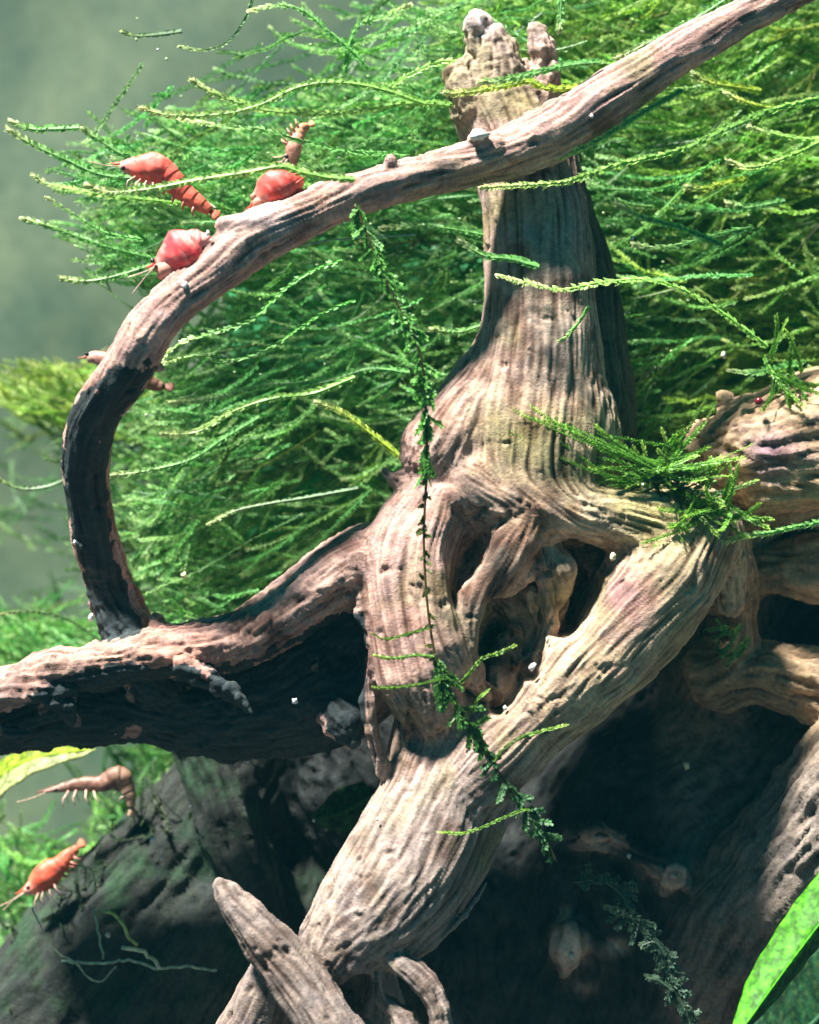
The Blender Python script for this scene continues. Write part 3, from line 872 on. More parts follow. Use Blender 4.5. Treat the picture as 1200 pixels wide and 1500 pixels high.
moss_mass('moss_thicket', 'blurred far moss wisps in the water left of the arch',
          [(-40, 620), (150, 560), (260, 600), (250, 900), (100, 960), (-40, 900)],
          90, (7, 9), lambda x, y: -10 + 0 * x, length=(0.8, 2.0), spread_a=35, steps=30, leaf=.08, base=(0.14, 0.36, 0.14), tip=(0.3, 0.55, 0.2), clump=.9)
moss_mass('moss_thicket', 'short dark moss fuzz growing on the dim log at the lower left',
          [(280, 1110), (330, 1180), (230, 1400), (120, 1500), (-20, 1500), (-20, 1430), (120, 1290), (200, 1190)],
          170, (2.2, 2.9), lambda x, y: 50 + 0 * x, length=(0.2, 0.5), spread_a=60, steps=16, base=(0.05, 0.10, 0.05), tip=(0.10, 0.16, 0.07))


# dark cushion the fronds grow from
def moss_bed(name, label, balls, lo, hi):
    h = 0.16; lo = np.array(lo, float); n = np.ceil((np.array(hi) - lo) / h).astype(int) + 1
    g = np.stack(np.meshgrid(*[lo[a] + np.arange(n[a]) * h for a in range(3)], indexing='ij'), -1)
    vol = np.full(n, 5.0)
    for px, py, Y, rx, rz, ry in balls:
        c = at(px, py, Y)
        q = (g - c) / np.array([rx, ry, rz])
        vol = smin(vol, (np.sqrt((q ** 2).sum(-1)) - 1) * min(rx, ry, rz), 0.8)
    V, F = surface_nets(vol, lo, h)
    V = V + 0.28 * np.stack([fbm(V, 1.3, 3, i) for i in range(3)], 1)
    n1 = vnoise(V, 3.0, 1)[:, None]
    col = np.array([0.09, 0.42, 0.18]) * (0.5 + n1)
    tag(mesh_obj(name, V, F, M_moss, col=col), label, 'moss', kind='stuff')


moss_mass('moss_thicket', 'thin moss fringe thinning out behind the dark lower arch',
          [(110, 540), (230, 560), (250, 900), (170, 930), (90, 760)],
          150, (3, 6), lambda x, y: 8 + 0 * x, length=(0.6, 1.6), spread_a=22, steps=40, base=(.09, .30, .07), clump=.7)
moss_bed('moss_cushion', 'dark green moss cushion deep behind the arch and stump',
         [(560, 560, 6, 2.6, 3.2, 1.3), (470, 770, 6, 2.2, 1.8, 1.2), (340, 810, 6.2, 1.2, 1.2, 1.0), (760, 350, 7, 2.8, 3.4, 1.4), (1050, 250, 7.2, 3.6, 4.5, 1.6), (1120, 560, 7, 3.4, 2.6, 1.4), (820, 700, 7, 4, 3, 1.4), (480, 400, 6.6, 1.7, 1.5, 1), (700, 1000, 7.4, 4.4, 3.4, 1.4), (1050, 1000, 7.4, 4, 4, 1.4)],
         (-0.5, 4.6, 0), (16.5, 10.2, 18.5))

# fronds one can follow one by one: (label, Y, points tip first)
GF = 'long moss fronds that can be followed one by one'
FR = [
    ('moss frond with white tip nearest the left edge of the photo', 0.4, [(16, 178), (45, 188), (80, 188), (118, 186)]),
    ('moss frond just under the leftmost tip, slanting down to the right', 0.2, [(12, 190), (50, 212), (95, 232), (150, 255), (230, 262)], ),
    ('moss frond drooping left, tip a little above the long bright shrimp frond', 0.5, [(48, 258), (80, 273), (130, 282), (200, 292), (300, 300)]),
    ('long bright moss frond crossing in front of the swimming red shrimp', -1.9, [(127, 271), (160, 281), (220, 276), (290, 263), (360, 252), (410, 243), (440, 251), (480, 259), (520, 262)]),
    ('long bright moss frond arcing above the shrimps, tip on grey water', 0.0, [(206, 158), (250, 168), (320, 167), (380, 153), (440, 126), (500, 120), (560, 130), (620, 150)]),
    ('moss frond with pale tip directly above the swimming shrimp', 0.2, [(264, 175), (330, 185), (390, 191), (450, 208), (520, 222), (600, 225)]),
    ('moss frond rising to a lone bright tip above the long arcing frond', 0.1, [(280, 117), (310, 135), (350, 150), (400, 162), (500, 165), (600, 150), (700, 158)]),
    ('arched moss frond looping over grey water at the top', 0.6, [(366, 16), (400, 8), (440, 14), (480, 45), (512, 72), (540, 100)]),
    ('curved thin moss frond rising from the loop at the top', 0.7, [(600, 8), (560, 24), (525, 38), (512, 70), (505, 110)]),
    ('faint short frond alone in the water near the top left', 0.8, [(178, 47), (200, 52), (232, 50), (266, 45)]),
    ('dark thin frond curving up to the top edge from a pale tip', 0.7, [(264, 68), (300, 73), (335, 60), (360, 25), (372, -10)]),
    ('small frond slanting down to the nose of the swimming shrimp', 0.3, [(120, 188), (150, 207), (180, 225), (215, 232)]),
    ('moss frond slanting down to the left of the clinging shrimp, upper one', 0.5, [(70, 290), (110, 315), (155, 342), (210, 352)]),
    ('pale moss frond beside the left edge below the shrimps', 0.8, [(32, 320), (70, 330), (110, 345), (160, 362), (230, 380)]),
    ('moss frond ending left of the clinging shrimp\'s feet', 0.3, [(90, 408), (130, 411), (175, 402), (225, 385), (290, 350)]),
    ('moss frond sweeping from under the arch down to a bright tip inside its loop', 0.4, [(238, 636), (290, 632), (340, 603), (400, 583), (460, 575), (520, 552)]),
    ('lowest long frond inside the loop, tip touching the dark arch', 0.2, [(163, 697), (220, 688), (280, 672), (330, 640), (380, 610)]),
    ('feathery frond coming out under the arch beside the shadow edge', 0.2, [(222, 540), (260, 505), (310, 487), (365, 470), (410, 430), (450, 400), (500, 380)]),
    ('second feathery frond under the arch, just below the first', 0.3, [(232, 533), (290, 522), (345, 525), (395, 508), (440, 480), (480, 455), (520, 440)]),
    ('third sweeping frond under the arch, reaching the hanging strand', 0.5, [(250, 590), (330, 580), (400, 562), (470, 560), (540, 540), (600, 545)]),
    ('yellowish frond slanting down right to the burl beside the hanging strand', 0.3, [(463, 589), (500, 603), (540, 632), (585, 668), (600, 690)]),
    ('short curled frond pointing at the stump from the left', 0.2, [(632, 482), (670, 486), (705, 476), (740, 470)]),
    ('bright frond in front of the stump below the branch shadow, tip at left', -1.15, [(731, 404), (775, 415), (825, 424), (880, 414), (960, 411), (1030, 440), (1085, 478), (1125, 508)]),
    ('long bright frond crossing the stump right under the branch', -1.35, [(706, 275), (760, 272), (830, 266), (900, 243), (990, 222), (1050, 195), (1120, 165), (1210, 142)]),
    ('pale frond hugging the underside of the branch right of the stump', -0.9, [(800, 235), (860, 214), (910, 185), (950, 160), (1000, 132)]),
    ('yellow frond wrapped over the stump top just above the branch', -.75, [(650, 137), (690, 134), (740, 125), (775, 119), (800, 129), (850, 128)]),
    ('second green frond across the splintered stump top', -.95, [(705, 120), (735, 118), (780, 108), (830, 95), (880, 90)]),
    ('frond running straight left to right below the branch, left of the stump', 0.5, [(560, 334), (610, 331), (660, 335), (715, 345)]),
    ('short drooping frond touching the left side of the stump', -0.9, [(673, 352), (710, 374), (745, 378), (790, 390)]),
    ('bluish frond entering from the right edge in front of the dark gap', -0.6, [(1052, 798), (1090, 787), (1140, 778), (1200, 765), (1260, 745)]),
    ('frond with small forked tip above the limb at the right', 0.0, [(1068, 543), (1105, 546), (1140, 538), (1180, 530)]),
    ('bright thick frond at the right edge with its tip turned left', 0.2, [(1067, 236), (1100, 246), (1150, 232), (1200, 210), (1260, 180)]),
    ('yellow tipped frond just below the branch at the upper right', 0.3, [(1016, 108), (1040, 120), (1080, 127), (1115, 132)]),
    ('yellow tipped short frond under the one below the branch', 0.4, [(1064, 137), (1085, 147), (1120, 157), (1150, 160)]),
    ('bright frond slanting down to the right edge at mid height of the upper right', 0.3, [(1097, 186), (1130, 195), (1170, 203), (1220, 204)]),
    ('frond with its tip beside the white grain right of the stump', 0.1, [(930, 358), (965, 363), (1010, 355), (1060, 342), (1105, 333)]),
    ('small feathered frond with a yellow tip over the open dark patch right of the stump', 0.3, [(1006, 273), (1035, 276), (1060, 268), (1095, 262)]),
    ('short pale frond below the feathered one at the right', 0.3, [(1066, 298), (1095, 303), (1130, 297), (1150, 293)]),
    ('frond forking off towards the stump shadow at the right', -.1, [(905, 300), (940, 318), (1000, 335), (1060, 360)]),
    ('feathery tuft frond lying in the dark side of the stump', -1.1, [(822, 500), (838, 485), (852, 466), (862, 448)]),
    ('faint frond low inside the loop above the left limb', 0.6, [(305, 768), (345, 748), (390, 738), (440, 730), (525, 715)]),
    ('faint long frond in open water at the left, above the left limb', 1.8, [(-10, 900), (50, 896), (100, 908), (150, 940), (185, 950)]),
    ('dim frond at the left edge beside the dark arch', 1.9, [(-5, 700), (30, 715), (70, 712), (100, 700)]),
    ('straight thin frond dropping from the top edge right of the stump', -.2, [(820, 45), (821, 20), (822, -10)]),
    ('long frond crossing the upper right just above the branch', 0.0, [(905, 85), (950, 62), (1000, 38), (1060, 0), (1100, -30)]),
    ('bright frond at the top edge between stump and branch', 0.2, [(690, 100), (650, 90), (600, 110), (570, 130)]),
]
for row in FR:
    lab, Y, pts = row
    P = np.array([at(p[0], p[1], Y) for p in pts])
    Q = spline(P, 0.034)
    faint = 'faint' in lab or 'dim' in lab or 'dark' in lab.split()[0]
    yel = 'yellow' in lab
    bright = 'bright' in lab or yel
    b = (0.44, 0.82, 0.20) if bright else ((0.16, 0.38, 0.13) if faint else (0.30, 0.72, 0.22))
    if yel: b = (0.58, 0.80, 0.10)
    V_, F_, C_ = frond_arrays(Q[None], leaf=0.098 if not faint else .055, width=0.027, stem=0.024, base=b, tip=(0.80, 0.90, 0.45), spread=0.62)
    n3 = len(Q) * 3
    # swollen growing tip
    o = mesh_obj('moss_frond', V_, F_, M_moss, col=np.clip(C_, 0, .85), smooth=False)
    tag(o, lab, 'moss frond', GF)
    mb = MB(); T = Q[0] - Q[2]; T /= np.linalg.norm(T)
    mb.tube([Q[3], Q[0], Q[0] + T * .03], [.012, .032 if not faint else .02, .012], 6, (0.62, 0.75, 0.38))
    mb.build('growing_tip', M_moss, o)


# moss clump on the burl shoulder
root = empty('moss_clump', at(960, 740, -.6))
tag(root, 'green moss tuft sprouting over the burl shoulder between stump and right limb', 'moss')
def tuft(parent, name, centre, tips, Y0, Y1, count, sd, colour=(0.17, 0.44, 0.06)):
    r = np.random.default_rng(sd)
    Ps = []
    for i in range(count):
        t = tips[i % len(tips)]
        c = np.array(centre) + r.normal(size=2) * 14
        e = np.array(t) + r.normal(size=2) * 20
        m = (c + e) / 2 + r.normal(size=2) * 8 + np.array([0, 6])
        y0 = r.uniform(Y0, Y1); y1 = y0 - r.uniform(0, .35)
        A, Mx, E = at(*c, y0), at(*m, (y0 + y1) / 2 - .05), at(*e, y1)
        u = np.linspace(1, 0, 46)[:, None]
        Ps.append((1 - u) ** 2 * A + 2 * u * (1 - u) * Mx + u * u * E)
    V_, F_, C_ = frond_arrays(np.array(Ps), leaf=.055, width=.014, stem=.010, base=colour, tip=(.40, .68, .12), r=r)
    mesh_obj(name, V_, F_, M_moss, parent, col=np.clip(C_, 0, .8), smooth=False)
tuft(root, 'upper_sprays', (960, 690), [(775, 627), (815, 655), (900, 700), (1065, 655), (880, 650), (1000, 650), (1050, 700), (850, 712), (1010, 620)], -.9, -.5, 46, 3)
tuft(root, 'lower_sprays', (1045, 745), [(968, 768), (1000, 720), (1080, 740), (1000, 775), (1070, 700), (990, 740), (1090, 770)], -.9, -.4, 30, 4)
tuft(root, 'inner_sprays', (990, 715), [(930, 715), (1040, 760), (1060, 690), (960, 660), (1020, 800)], -.8, -.5, 26, 5, (0.04, 0.12, 0.03))
root = empty('moss_clump', at(1150, 600, -.1))
tag(root, 'thin moss plume hanging onto the upper limb at the right edge', 'moss')
tuft(root, 'sprays', (1150, 545), [(1165, 612), (1158, 628), (1200, 560), (1130, 480), (1145, 590), (1180, 590), (1190, 620)], -.2, .3, 26, 6)
root = empty('moss_clump', at(1075, 935, 0))
tag(root, 'tiny pale green moss tuft in the dark gap right of the diagonal limb', 'moss')
tuft(root, 'sprays', (1055, 942), [(1092, 925), (1080, 935), (1100, 922), (1070, 945)], -.2, 0.1, 8, 8, (.12, .34, .12))


# moss strand hanging in front of the wood
root = empty('hanging_moss_strand', at(625, 700, -1.3))
tag(root, 'hanging moss strand with a bare dark stem trailing down over the burl', 'moss strand')
main_path = [(520, 300), (545, 360), (572, 425), (600, 480), (618, 530), (624, 600), (625, 690), (621, 780), (624, 860), (632, 930), (645, 985), (672, 1035), (700, 1085), (730, 1130), (765, 1180), (800, 1230), (815, 1262)]
P = spline(np.array([at(x, y, np.interp(y, [300, 560, 700, 1000, 1262], [-1.95, -1.95, -1.75, -1.7, -1.35])) for x, y in main_path]), 0.05)
mb = MB(); mb.tube(P, 0.018, 6, (0.10, 0.075, 0.03)); mb.build('stem', M_thread, root)
pxs, pys = to_px(P)
def strand_leaf(part, sel, count, Ls, colour, sd, spread_a=40, leaf=.06):
    r = np.random.default_rng(sd)
    I = r.choice(np.nonzero(sel)[0], count)
    o = P[I]; T = P[np.clip(I + 2, 0, len(P) - 1)] - P[np.clip(I - 2, 0, len(P) - 1)]; T /= np.linalg.norm(T, axis=1)[:, None]
    a = np.radians(r.normal(size=(count, 1)) * spread_a)
    pr = np.stack([-T[:, 2], r.normal(size=count) * .2, T[:, 0]], 1)
    dv = T * np.cos(a) + pr * np.sin(a)
    L = r.uniform(*Ls, (count, 1))
    u = np.linspace(1, 0, 16)[None, :, None]
    Q = o[:, None] + dv[:, None] * u * L[:, None] + np.array([0, -.1, -.05]) * (u ** 2) * L[:, None]
    V_, F_, C_ = frond_arrays(Q, leaf=leaf, width=.02, base=colour, tip=np.array(colour) * 1.8, r=r)
    mesh_obj(part, V_, F_, M_moss, root, col=np.clip(C_, 0, .8), smooth=False)
strand_leaf('upper_foliage', pys < 700, 95, (.08, .27), (0.16, 0.42, 0.09), 21, 35)
strand_leaf('stem_leaves', (pys > 680) & (pys < 960), 26, (.05, .10), (0.10, 0.13, 0.03), 22, 60, .04)
strand_leaf('lower_foliage', (pys > 965) & (pys < 1120), 44, (.10, .34), (0.08, 0.22, 0.05), 23, 35)
strand_leaf('trailing_foliage', pys > 1090, 44, (.08, .26), (0.08, 0.20, 0.08), 24, 45)
for pts in [[(545, 928), (565, 936), (600, 928), (628, 920)], [(548, 960), (575, 964), (610, 960), (636, 962)], [(548, 1007), (580, 1007), (615, 1002), (650, 994)],
            [(753, 946), (730, 957), (705, 966), (685, 990), (668, 1005)], [(716, 1010), (700, 1025), (690, 1045)], [(829, 1062), (800, 1069), (765, 1080), (735, 1100), (725, 1115)], [(645, 1219), (680, 1220), (715, 1208), (755, 1190), (775, 1185)]]:
    Q = spline(np.array([at(x, y, -1.75 if y < 1040 else -1.6) for x, y in pts]), .034)
    V_, F_, C_ = frond_arrays(Q[None], leaf=.055, width=.018, stem=.015, base=(0.16, .36, .05), tip=(.38, .58, .10), spread=.55)
    mesh_obj('side_shoot', V_, F_, M_moss, root, col=np.clip(C_, 0, .8), smooth=False)

# pale dead strand in the lower right shade
root = empty('withered_moss_strand', at(900, 1290, .4))
tag(root, 'grey green withered moss strand trailing down in the lower right shade', 'moss strand')
pth = [(840, 1292), (880, 1290), (910, 1310), (925, 1340), (950, 1370), (975, 1400), (985, 1440), (1005, 1480), (1025, 1520)]
P = spline(np.array([at(x, y, -.3) for x, y in pth]), .05)
pxs, pys = to_px(P)
mb = MB(); mb.tube(P, .022, 6, (.12, .16, .10)); mb.build('stem', M_thread, root)
strand_leaf('foliage', pys > 0, 110, (.08, .35), (0.09, .16, .11), 31, 45, .07)
for pts in [[(948, 1432), (965, 1436), (985, 1450)], [(925, 1345), (900, 1335), (880, 1325)], [(940, 1385), (960, 1380), (975, 1400)]]:
    Q = spline(np.array([at(x, y, -.35) for x, y in pts]), .04)
    V_, F_, C_ = frond_arrays(Q[None], leaf=.09, width=.026, stem=.02, base=(.15, .25, .17), tip=(.22, .34, .22))
    mesh_obj('side_shoot', V_, F_, M_moss, root, col=np.clip(C_, 0, .8), smooth=False)


# thin threads
def thread(name, label, pts, Y, r, c, cat='algae thread', group=None):
    P = spline(np.array([at(p[0], p[1], Y if len(p) < 3 else p[2]) for p in pts]), .08)
    P = P + np.random.default_rng(len(label)).normal(size=P.shape) * r * .5
    mb = MB(); mb.tube(P, r, 5, c)
    return tag(mb.build(name, M_thread), label, cat, group)
thread('silk_thread', 'thin pale thread stretched tangent under the arching branch', [(366, 385), (400, 372), (450, 358), (520, 348), (570, 346), (608, 344)], -1.0, .013, (.45, .65, .5), 'thread')
GT = 'pale threads tangled low at the left'
thread('algae_thread', 'pale thread curling down from the log to a bright knot', [(152, 1336), (175, 1345), (190, 1375), (200, 1385)], 1.15, .026, (.55, .70, .26), group=GT)
thread('algae_thread', 'horizontal pale thread at the bottom left', [(92, 1408), (150, 1411), (190, 1407), (235, 1418), (280, 1416), (318, 1422)], 1.1, .022, (.45, .62, .48), group=GT)
thread('algae_thread', 'short thick pale thread ending at a white grain', [(180, 1385), (205, 1393), (222, 1405), (232, 1416)], 1.05, .032, (.65, .78, .55), group=GT)
thread('algae_thread', 'long thread dropping from the lower left shrimp', [(48, 1328), (62, 1362), (85, 1395), (110, 1410), (130, 1432), (150, 1436), (170, 1415)], 1.1, .015, (.5, .6, .45), group=GT)
thread('algae_thread', 'vertical faint thread above the horizontal one', [(138, 1330), (145, 1370), (152, 1405)], 1.15, .02, (.3, .5, .35), group=GT)
thread('algae_thread', 'looping thread beside the tail of the lower left shrimp', [(114, 1268), (128, 1272), (140, 1290), (138, 1312)], 1.3, .018, (.5, .6, .35), group=GT)

# ------------------------------------------------------------------ shrimps
def loft(mb, P, H, W, seg=14, c=(1, 1, 1), cf=None):
    """rings along P in the picture plane; H half height across the spine, W half depth"""
    P = np.asarray(P, float); T = np.gradient(P, axis=0); T /= np.linalg.norm(T, axis=1)[:, None] + 1e-9
    U = np.stack([-T[:, 2], 0 * T[:, 0], T[:, 0]], 1); U /= np.linalg.norm(U, axis=1)[:, None]
    K = np.cross(T, U)
    th = np.arange(seg) / seg * 2 * np.pi
    ring = P[:, None] + U[:, None] * (np.cos(th) * 1.0)[None, :, None] * np.asarray(H)[:, None, None] + K[:, None] * np.sin(th)[None, :, None] * np.asarray(W)[:, None, None]
    n = len(P)
    V = np.concatenate([ring.reshape(-1, 3), P[:1], P[-1:]])
    i = np.arange(n - 1)[:, None] * seg; j = np.arange(seg)[None]; k = (j + 1) % seg
    F = np.stack([i + j, i + k, i + seg + k, i + seg + j], -1).reshape(-1, 4)
    jj = np.arange(seg); kk = (jj + 1) % seg
    F3 = np.concatenate([np.stack([kk, jj, np.full(seg, n * seg)], 1), np.stack([jj + (n - 1) * seg, kk + (n - 1) * seg, np.full(seg, n * seg + 1)], 1)])
    V = V + .022 * np.stack([fbm(V, 7.0, 2, i) for i in range(3)], 1)
    col = np.empty((len(V), 3)); col[:] = c
    if cf is not None:
        col = cf(V)
    mb.add(V, F, F3, col)


def shrimp(label, spine, head_n, Y, c_head, c_tail, up=1, legs=5, eye=True, eye_at=None, antennae=2, depth=0.7, saddle=None, fan=0.16, group='red shrimps', pale_legs=(.6, .4, .32), face=None, leg_len=1.0):
    """spine: (px,py,r_px) from snout to tail root; head_n points of it are the carapace; up = side of the back"""
    A = np.array([np.append(at(x, y, Y if np.isscalar(Y) else Y[i]), r / 100) for i, (x, y, r) in enumerate(spine)])
    root = empty('shrimp', A[head_n - 1][:3]); tag(root, label, 'shrimp', group)
    Q1 = spline(A[:head_n], .04); Q2 = spline(A[head_n - 1:], .03)
    pre = Q1[-5:-1].copy(); pre[:, 3] *= .93; Q2 = np.concatenate([pre, Q2])
    def cf(V):
        n = fbm(V * 1.0, 9.0, 3, 1)[:, None]
        c = np.array(c_head) * (1 + 0.7 * n) + np.array([.10, .08, .06]) * np.clip(fbm(V, 6.0, 3, 2) * 2 - .2, 0, 1)[:, None]
        hd = np.clip(1.25 - np.linalg.norm(V - A[0, :3], axis=1) / .24, 0, 1)[:, None] * .75
        c = c * (1 - hd) + np.array([.70, .42, .34]) * hd * (1 + .5 * n)
        fine = np.clip(fbm(V, 16.0, 2, 0) * 2.5 - .3, 0, 1)[:, None]
        c = c * (1 - .5 * fine) + np.array([.85, .5, .42]) * fine * .5
        if saddle is not None:
            s = np.array(at(*saddle[:2], Y if np.isscalar(Y) else Y[1])); d = np.linalg.norm((V - s)[:, [0, 2]], axis=1)
            w = np.clip(1.4 - d / saddle[2], 0, 1)[:, None]
            c = c * (1 - w) + np.array(saddle[3]) * w
        return np.clip(c, 0.01, .9)
    mb = MB(); loft(mb, Q1[:, :3], Q1[:, 3], Q1[:, 3] * depth, 18, cf=cf)
    cp = mb.build('carapace', M_shrimp, root)
    if face is not None:
        for q, (fx, fy, fr) in enumerate(face):
            mb = MB(); mb.blob(at(fx, fy, (Y if np.isscalar(Y) else Y[0]) - .05), np.array([fr, fr * .8, fr]) / 100, np.array([.55, .26, .19]) * (1.1 - .15 * q), 12, 9, .10, q); mb.build('mouthpart', M_limb, root)
    # snout spike
    d0 = Q1[0, :3] - Q1[3, :3]; d0 /= np.linalg.norm(d0)
    upv = np.array([-d0[2], 0, d0[0]]) * -up
    mb = MB(); mb.tube([Q1[4, :3] + upv * Q1[4, 3] * .7, Q1[0, :3] + d0 * .06 + upv * .02, Q1[0, :3] + d0 * .16 + upv * .03], [.03, .018, .003], 6, c_head)
    mb.build('rostrum', M_shrimp, root)
    # abdomen with six overlapping segments
    m = len(Q2); ns = 6
    for s in range(ns):
        a = int(s * (m - 1) / ns); b = int((s + 1) * (m - 1) / ns) + 1
        a0 = max(0, a - 1); seg = Q2[a0:min(m, b + 1)]
        if len(seg) < 2: continue
        k = np.linspace(0, 1, len(seg)); bulge = 1.04 + 0.05 * (k - 0.3)
        tt = s / (ns - 1); c = np.array(c_head) * (1 - tt) * .9 + np.array(c_tail) * (tt * .9 + .1)
        mb = MB(); loft(mb, seg[:, :3], seg[:, 3] * bulge, seg[:, 3] * depth * bulge, 14, c)
        ab = mb.build('abdomen_segment', M_shrimp, root)
        if s < 5 and legs > 0:
            q = seg[len(seg) // 2]; tq = seg[-1, :3] - seg[0, :3]; tq /= np.linalg.norm(tq) + 1e-9
            bl = np.array([-tq[2], 0, tq[0]]) * -up
            for sd in (-1, 1):
                mb = MB(); o_ = q[:3] + bl * q[3] * .8 + np.array([0, sd * .04, 0])
                mb.tube([o_, o_ + bl * .06 + tq * .02, o_ + bl * .11 + tq * .06], [.022, .018, .006], 5, np.array(c) * .8 + .1)
                mb.build('swimmeret', M_limb, ab)
    # tail fan
    e = Q2[-1, :3]; dt = Q2[-1, :3] - Q2[-4, :3]; dt /= np.linalg.norm(dt); pu = np.array([-dt[2], 0, dt[0]])
    for a in (-.5, -.25, 0, .25, .5):
        dv = dt * math.cos(a) + pu * math.sin(a) * .8 + np.array([0, a * .5, 0])
        mb = MB(); P = np.array([e - dt * .03, e + dv * fan * .5, e + dv * fan * .85, e + dv * fan])
        mb.tube(P, [.015, .032, .034, .012], 8, c_tail, (1, .3)); mb.build('tail_blade', M_shrimp, root)
    if eye:
        for sd in (-1, 1):
            if eye_at is not None: c = at(*eye_at, (Y if np.isscalar(Y) else Y[0])) + np.array([0, sd * .13, 0])
            else: c = Q1[min(5, len(Q1) - 1), :3] + np.array([0, sd * (Q1[5, 3] * depth + .02), 0]) + upv * Q1[5, 3] * .3
            mb = MB(); mb.blob(c, .034, (.012, .008, .012)); mb.build('eye', M_eye, root)
    dn = -upv
    for i in range(legs):
        for sd in (-1, 1):
            q = Q1[int(len(Q1) * (0.35 + 0.12 * i)) % len(Q1)]
            o = q[:3] + dn * q[3] * .75 + np.array([0, sd * .06, 0])
            k1 = o + dn * .10 * leg_len + d0 * (.10 - .04 * i) + np.array([0, sd * .10, 0]); k2 = k1 + dn * .12 * leg_len + d0 * (.02 - .03 * i) + np.array([0, sd * .03, 0])
            mb = MB(); mb.tube([o, k1, k2], [.016, .012, .006], 5, pale_legs); mb.build('leg', M_limb, root)
    for i in range(antennae):
        sd = 1 if i % 2 else -1
        st = Q1[1, :3]; P = [st, st + d0 * .2 + dn * .03 + np.array([0, sd * .1, 0]), st + d0 * (.45 + .1 * i) + dn * (.02 + .14 * i) + np.array([0, sd * .25, 0])]
        mb = MB(); mb.tube(spline(np.array(P), .06), .007, 4, pale_legs); mb.build('antenna', M_limb, root)
    return root

shrimp('orange red shrimp swimming in mid water above the clinging one, tail trailing down right',
       [(176, 243, 6), (190, 244, 13), (210, 246, 21), (230, 248, 23), (246, 256, 17), (258, 270, 16), (274, 285, 13), (292, 298, 11), (308, 309, 7)], 5, -.2, (.86, .13, .09), (.66, .17, .10), up=1, legs=4, eye_at=(183, 249), antennae=1)
shrimp('deep red shrimp clinging to the arching branch with pale back edge, head pointing down left',
       [(230, 388, 7), (238, 384, 14), (250, 378, 25), (264, 372, 33), (278, 364, 31), (290, 356, 20), (300, 356, 12), (308, 364, 7)], 6, -1.72, (.85, .06, .07), (.80, .50, .42), up=1, legs=5, eye_at=(226, 384), saddle=(287, 342, .17, (.92, .68, .55)), pale_legs=(.75, .6, .5), fan=.08, leg_len=1.6,
       face=[(242, 396, 12), (250, 406, 9), (231, 392, 6), (235, 404, 5), (244, 412, 5)])
shrimp('bright red round shrimp perched behind the branch facing the camera side',
       [(374, 299, 7), (382, 292, 15), (394, 283, 24), (408, 275, 28), (422, 271, 24), (432, 270, 15), (438, 277, 8)], 6, -1.28, (.85, .09, .07), (.75, .15, .10), up=1, legs=4, eye_at=(398, 276), fan=.06,
       face=[(378, 297, 8), (372, 288, 5), (385, 303, 6), (373, 303, 4)])
shrimp('faded pink brown shrimp hanging upright behind the round red one',
       [(430, 240, 5), (429, 230, 10), (430, 218, 13), (433, 206, 12), (438, 196, 9), (444, 188, 7), (452, 184, 4)], 4, .6, (.72, .30, .22), (.55, .28, .14), up=-1, legs=2, eye_at=(421, 232), fan=.10)
shrimp('orange shrimp low at the left edge, blurred, tail raised to the right',
       [(36, 1306, 6), (48, 1300, 13), (62, 1288, 20), (76, 1276, 20), (88, 1266, 14), (98, 1256, 11), (106, 1248, 8), (113, 1242, 6)], 5, 2.0, (.74, .12, .06), (.50, .16, .09), up=1, legs=4, eye_at=(44, 1298), antennae=2)
shrimp('brown translucent shrimp in the gap under the left limb, snout pointing left',
       [(66, 1160, 3), (90, 1154, 7), (118, 1149, 11), (146, 1149, 13), (164, 1141, 15), (177, 1137, 16), (184, 1150, 13), (190, 1166, 10), (193, 1182, 6)], 5, 2.2, (.16, .075, .05), (.45, .30, .20), up=1, legs=4, eye_at=(84, 1156), antennae=1)
shrimp('dull red shrimp mostly hidden behind the lit side of the arching branch',
       [(128, 525, 8), (142, 524, 11), (165, 532, 15), (190, 545, 15), (212, 556, 12), (228, 564, 9), (240, 566, 6)], 4, 1.0, (.30, .11, .08), (.24, .12, .08), up=1, legs=0, antennae=0, eye_at=(130, 520))

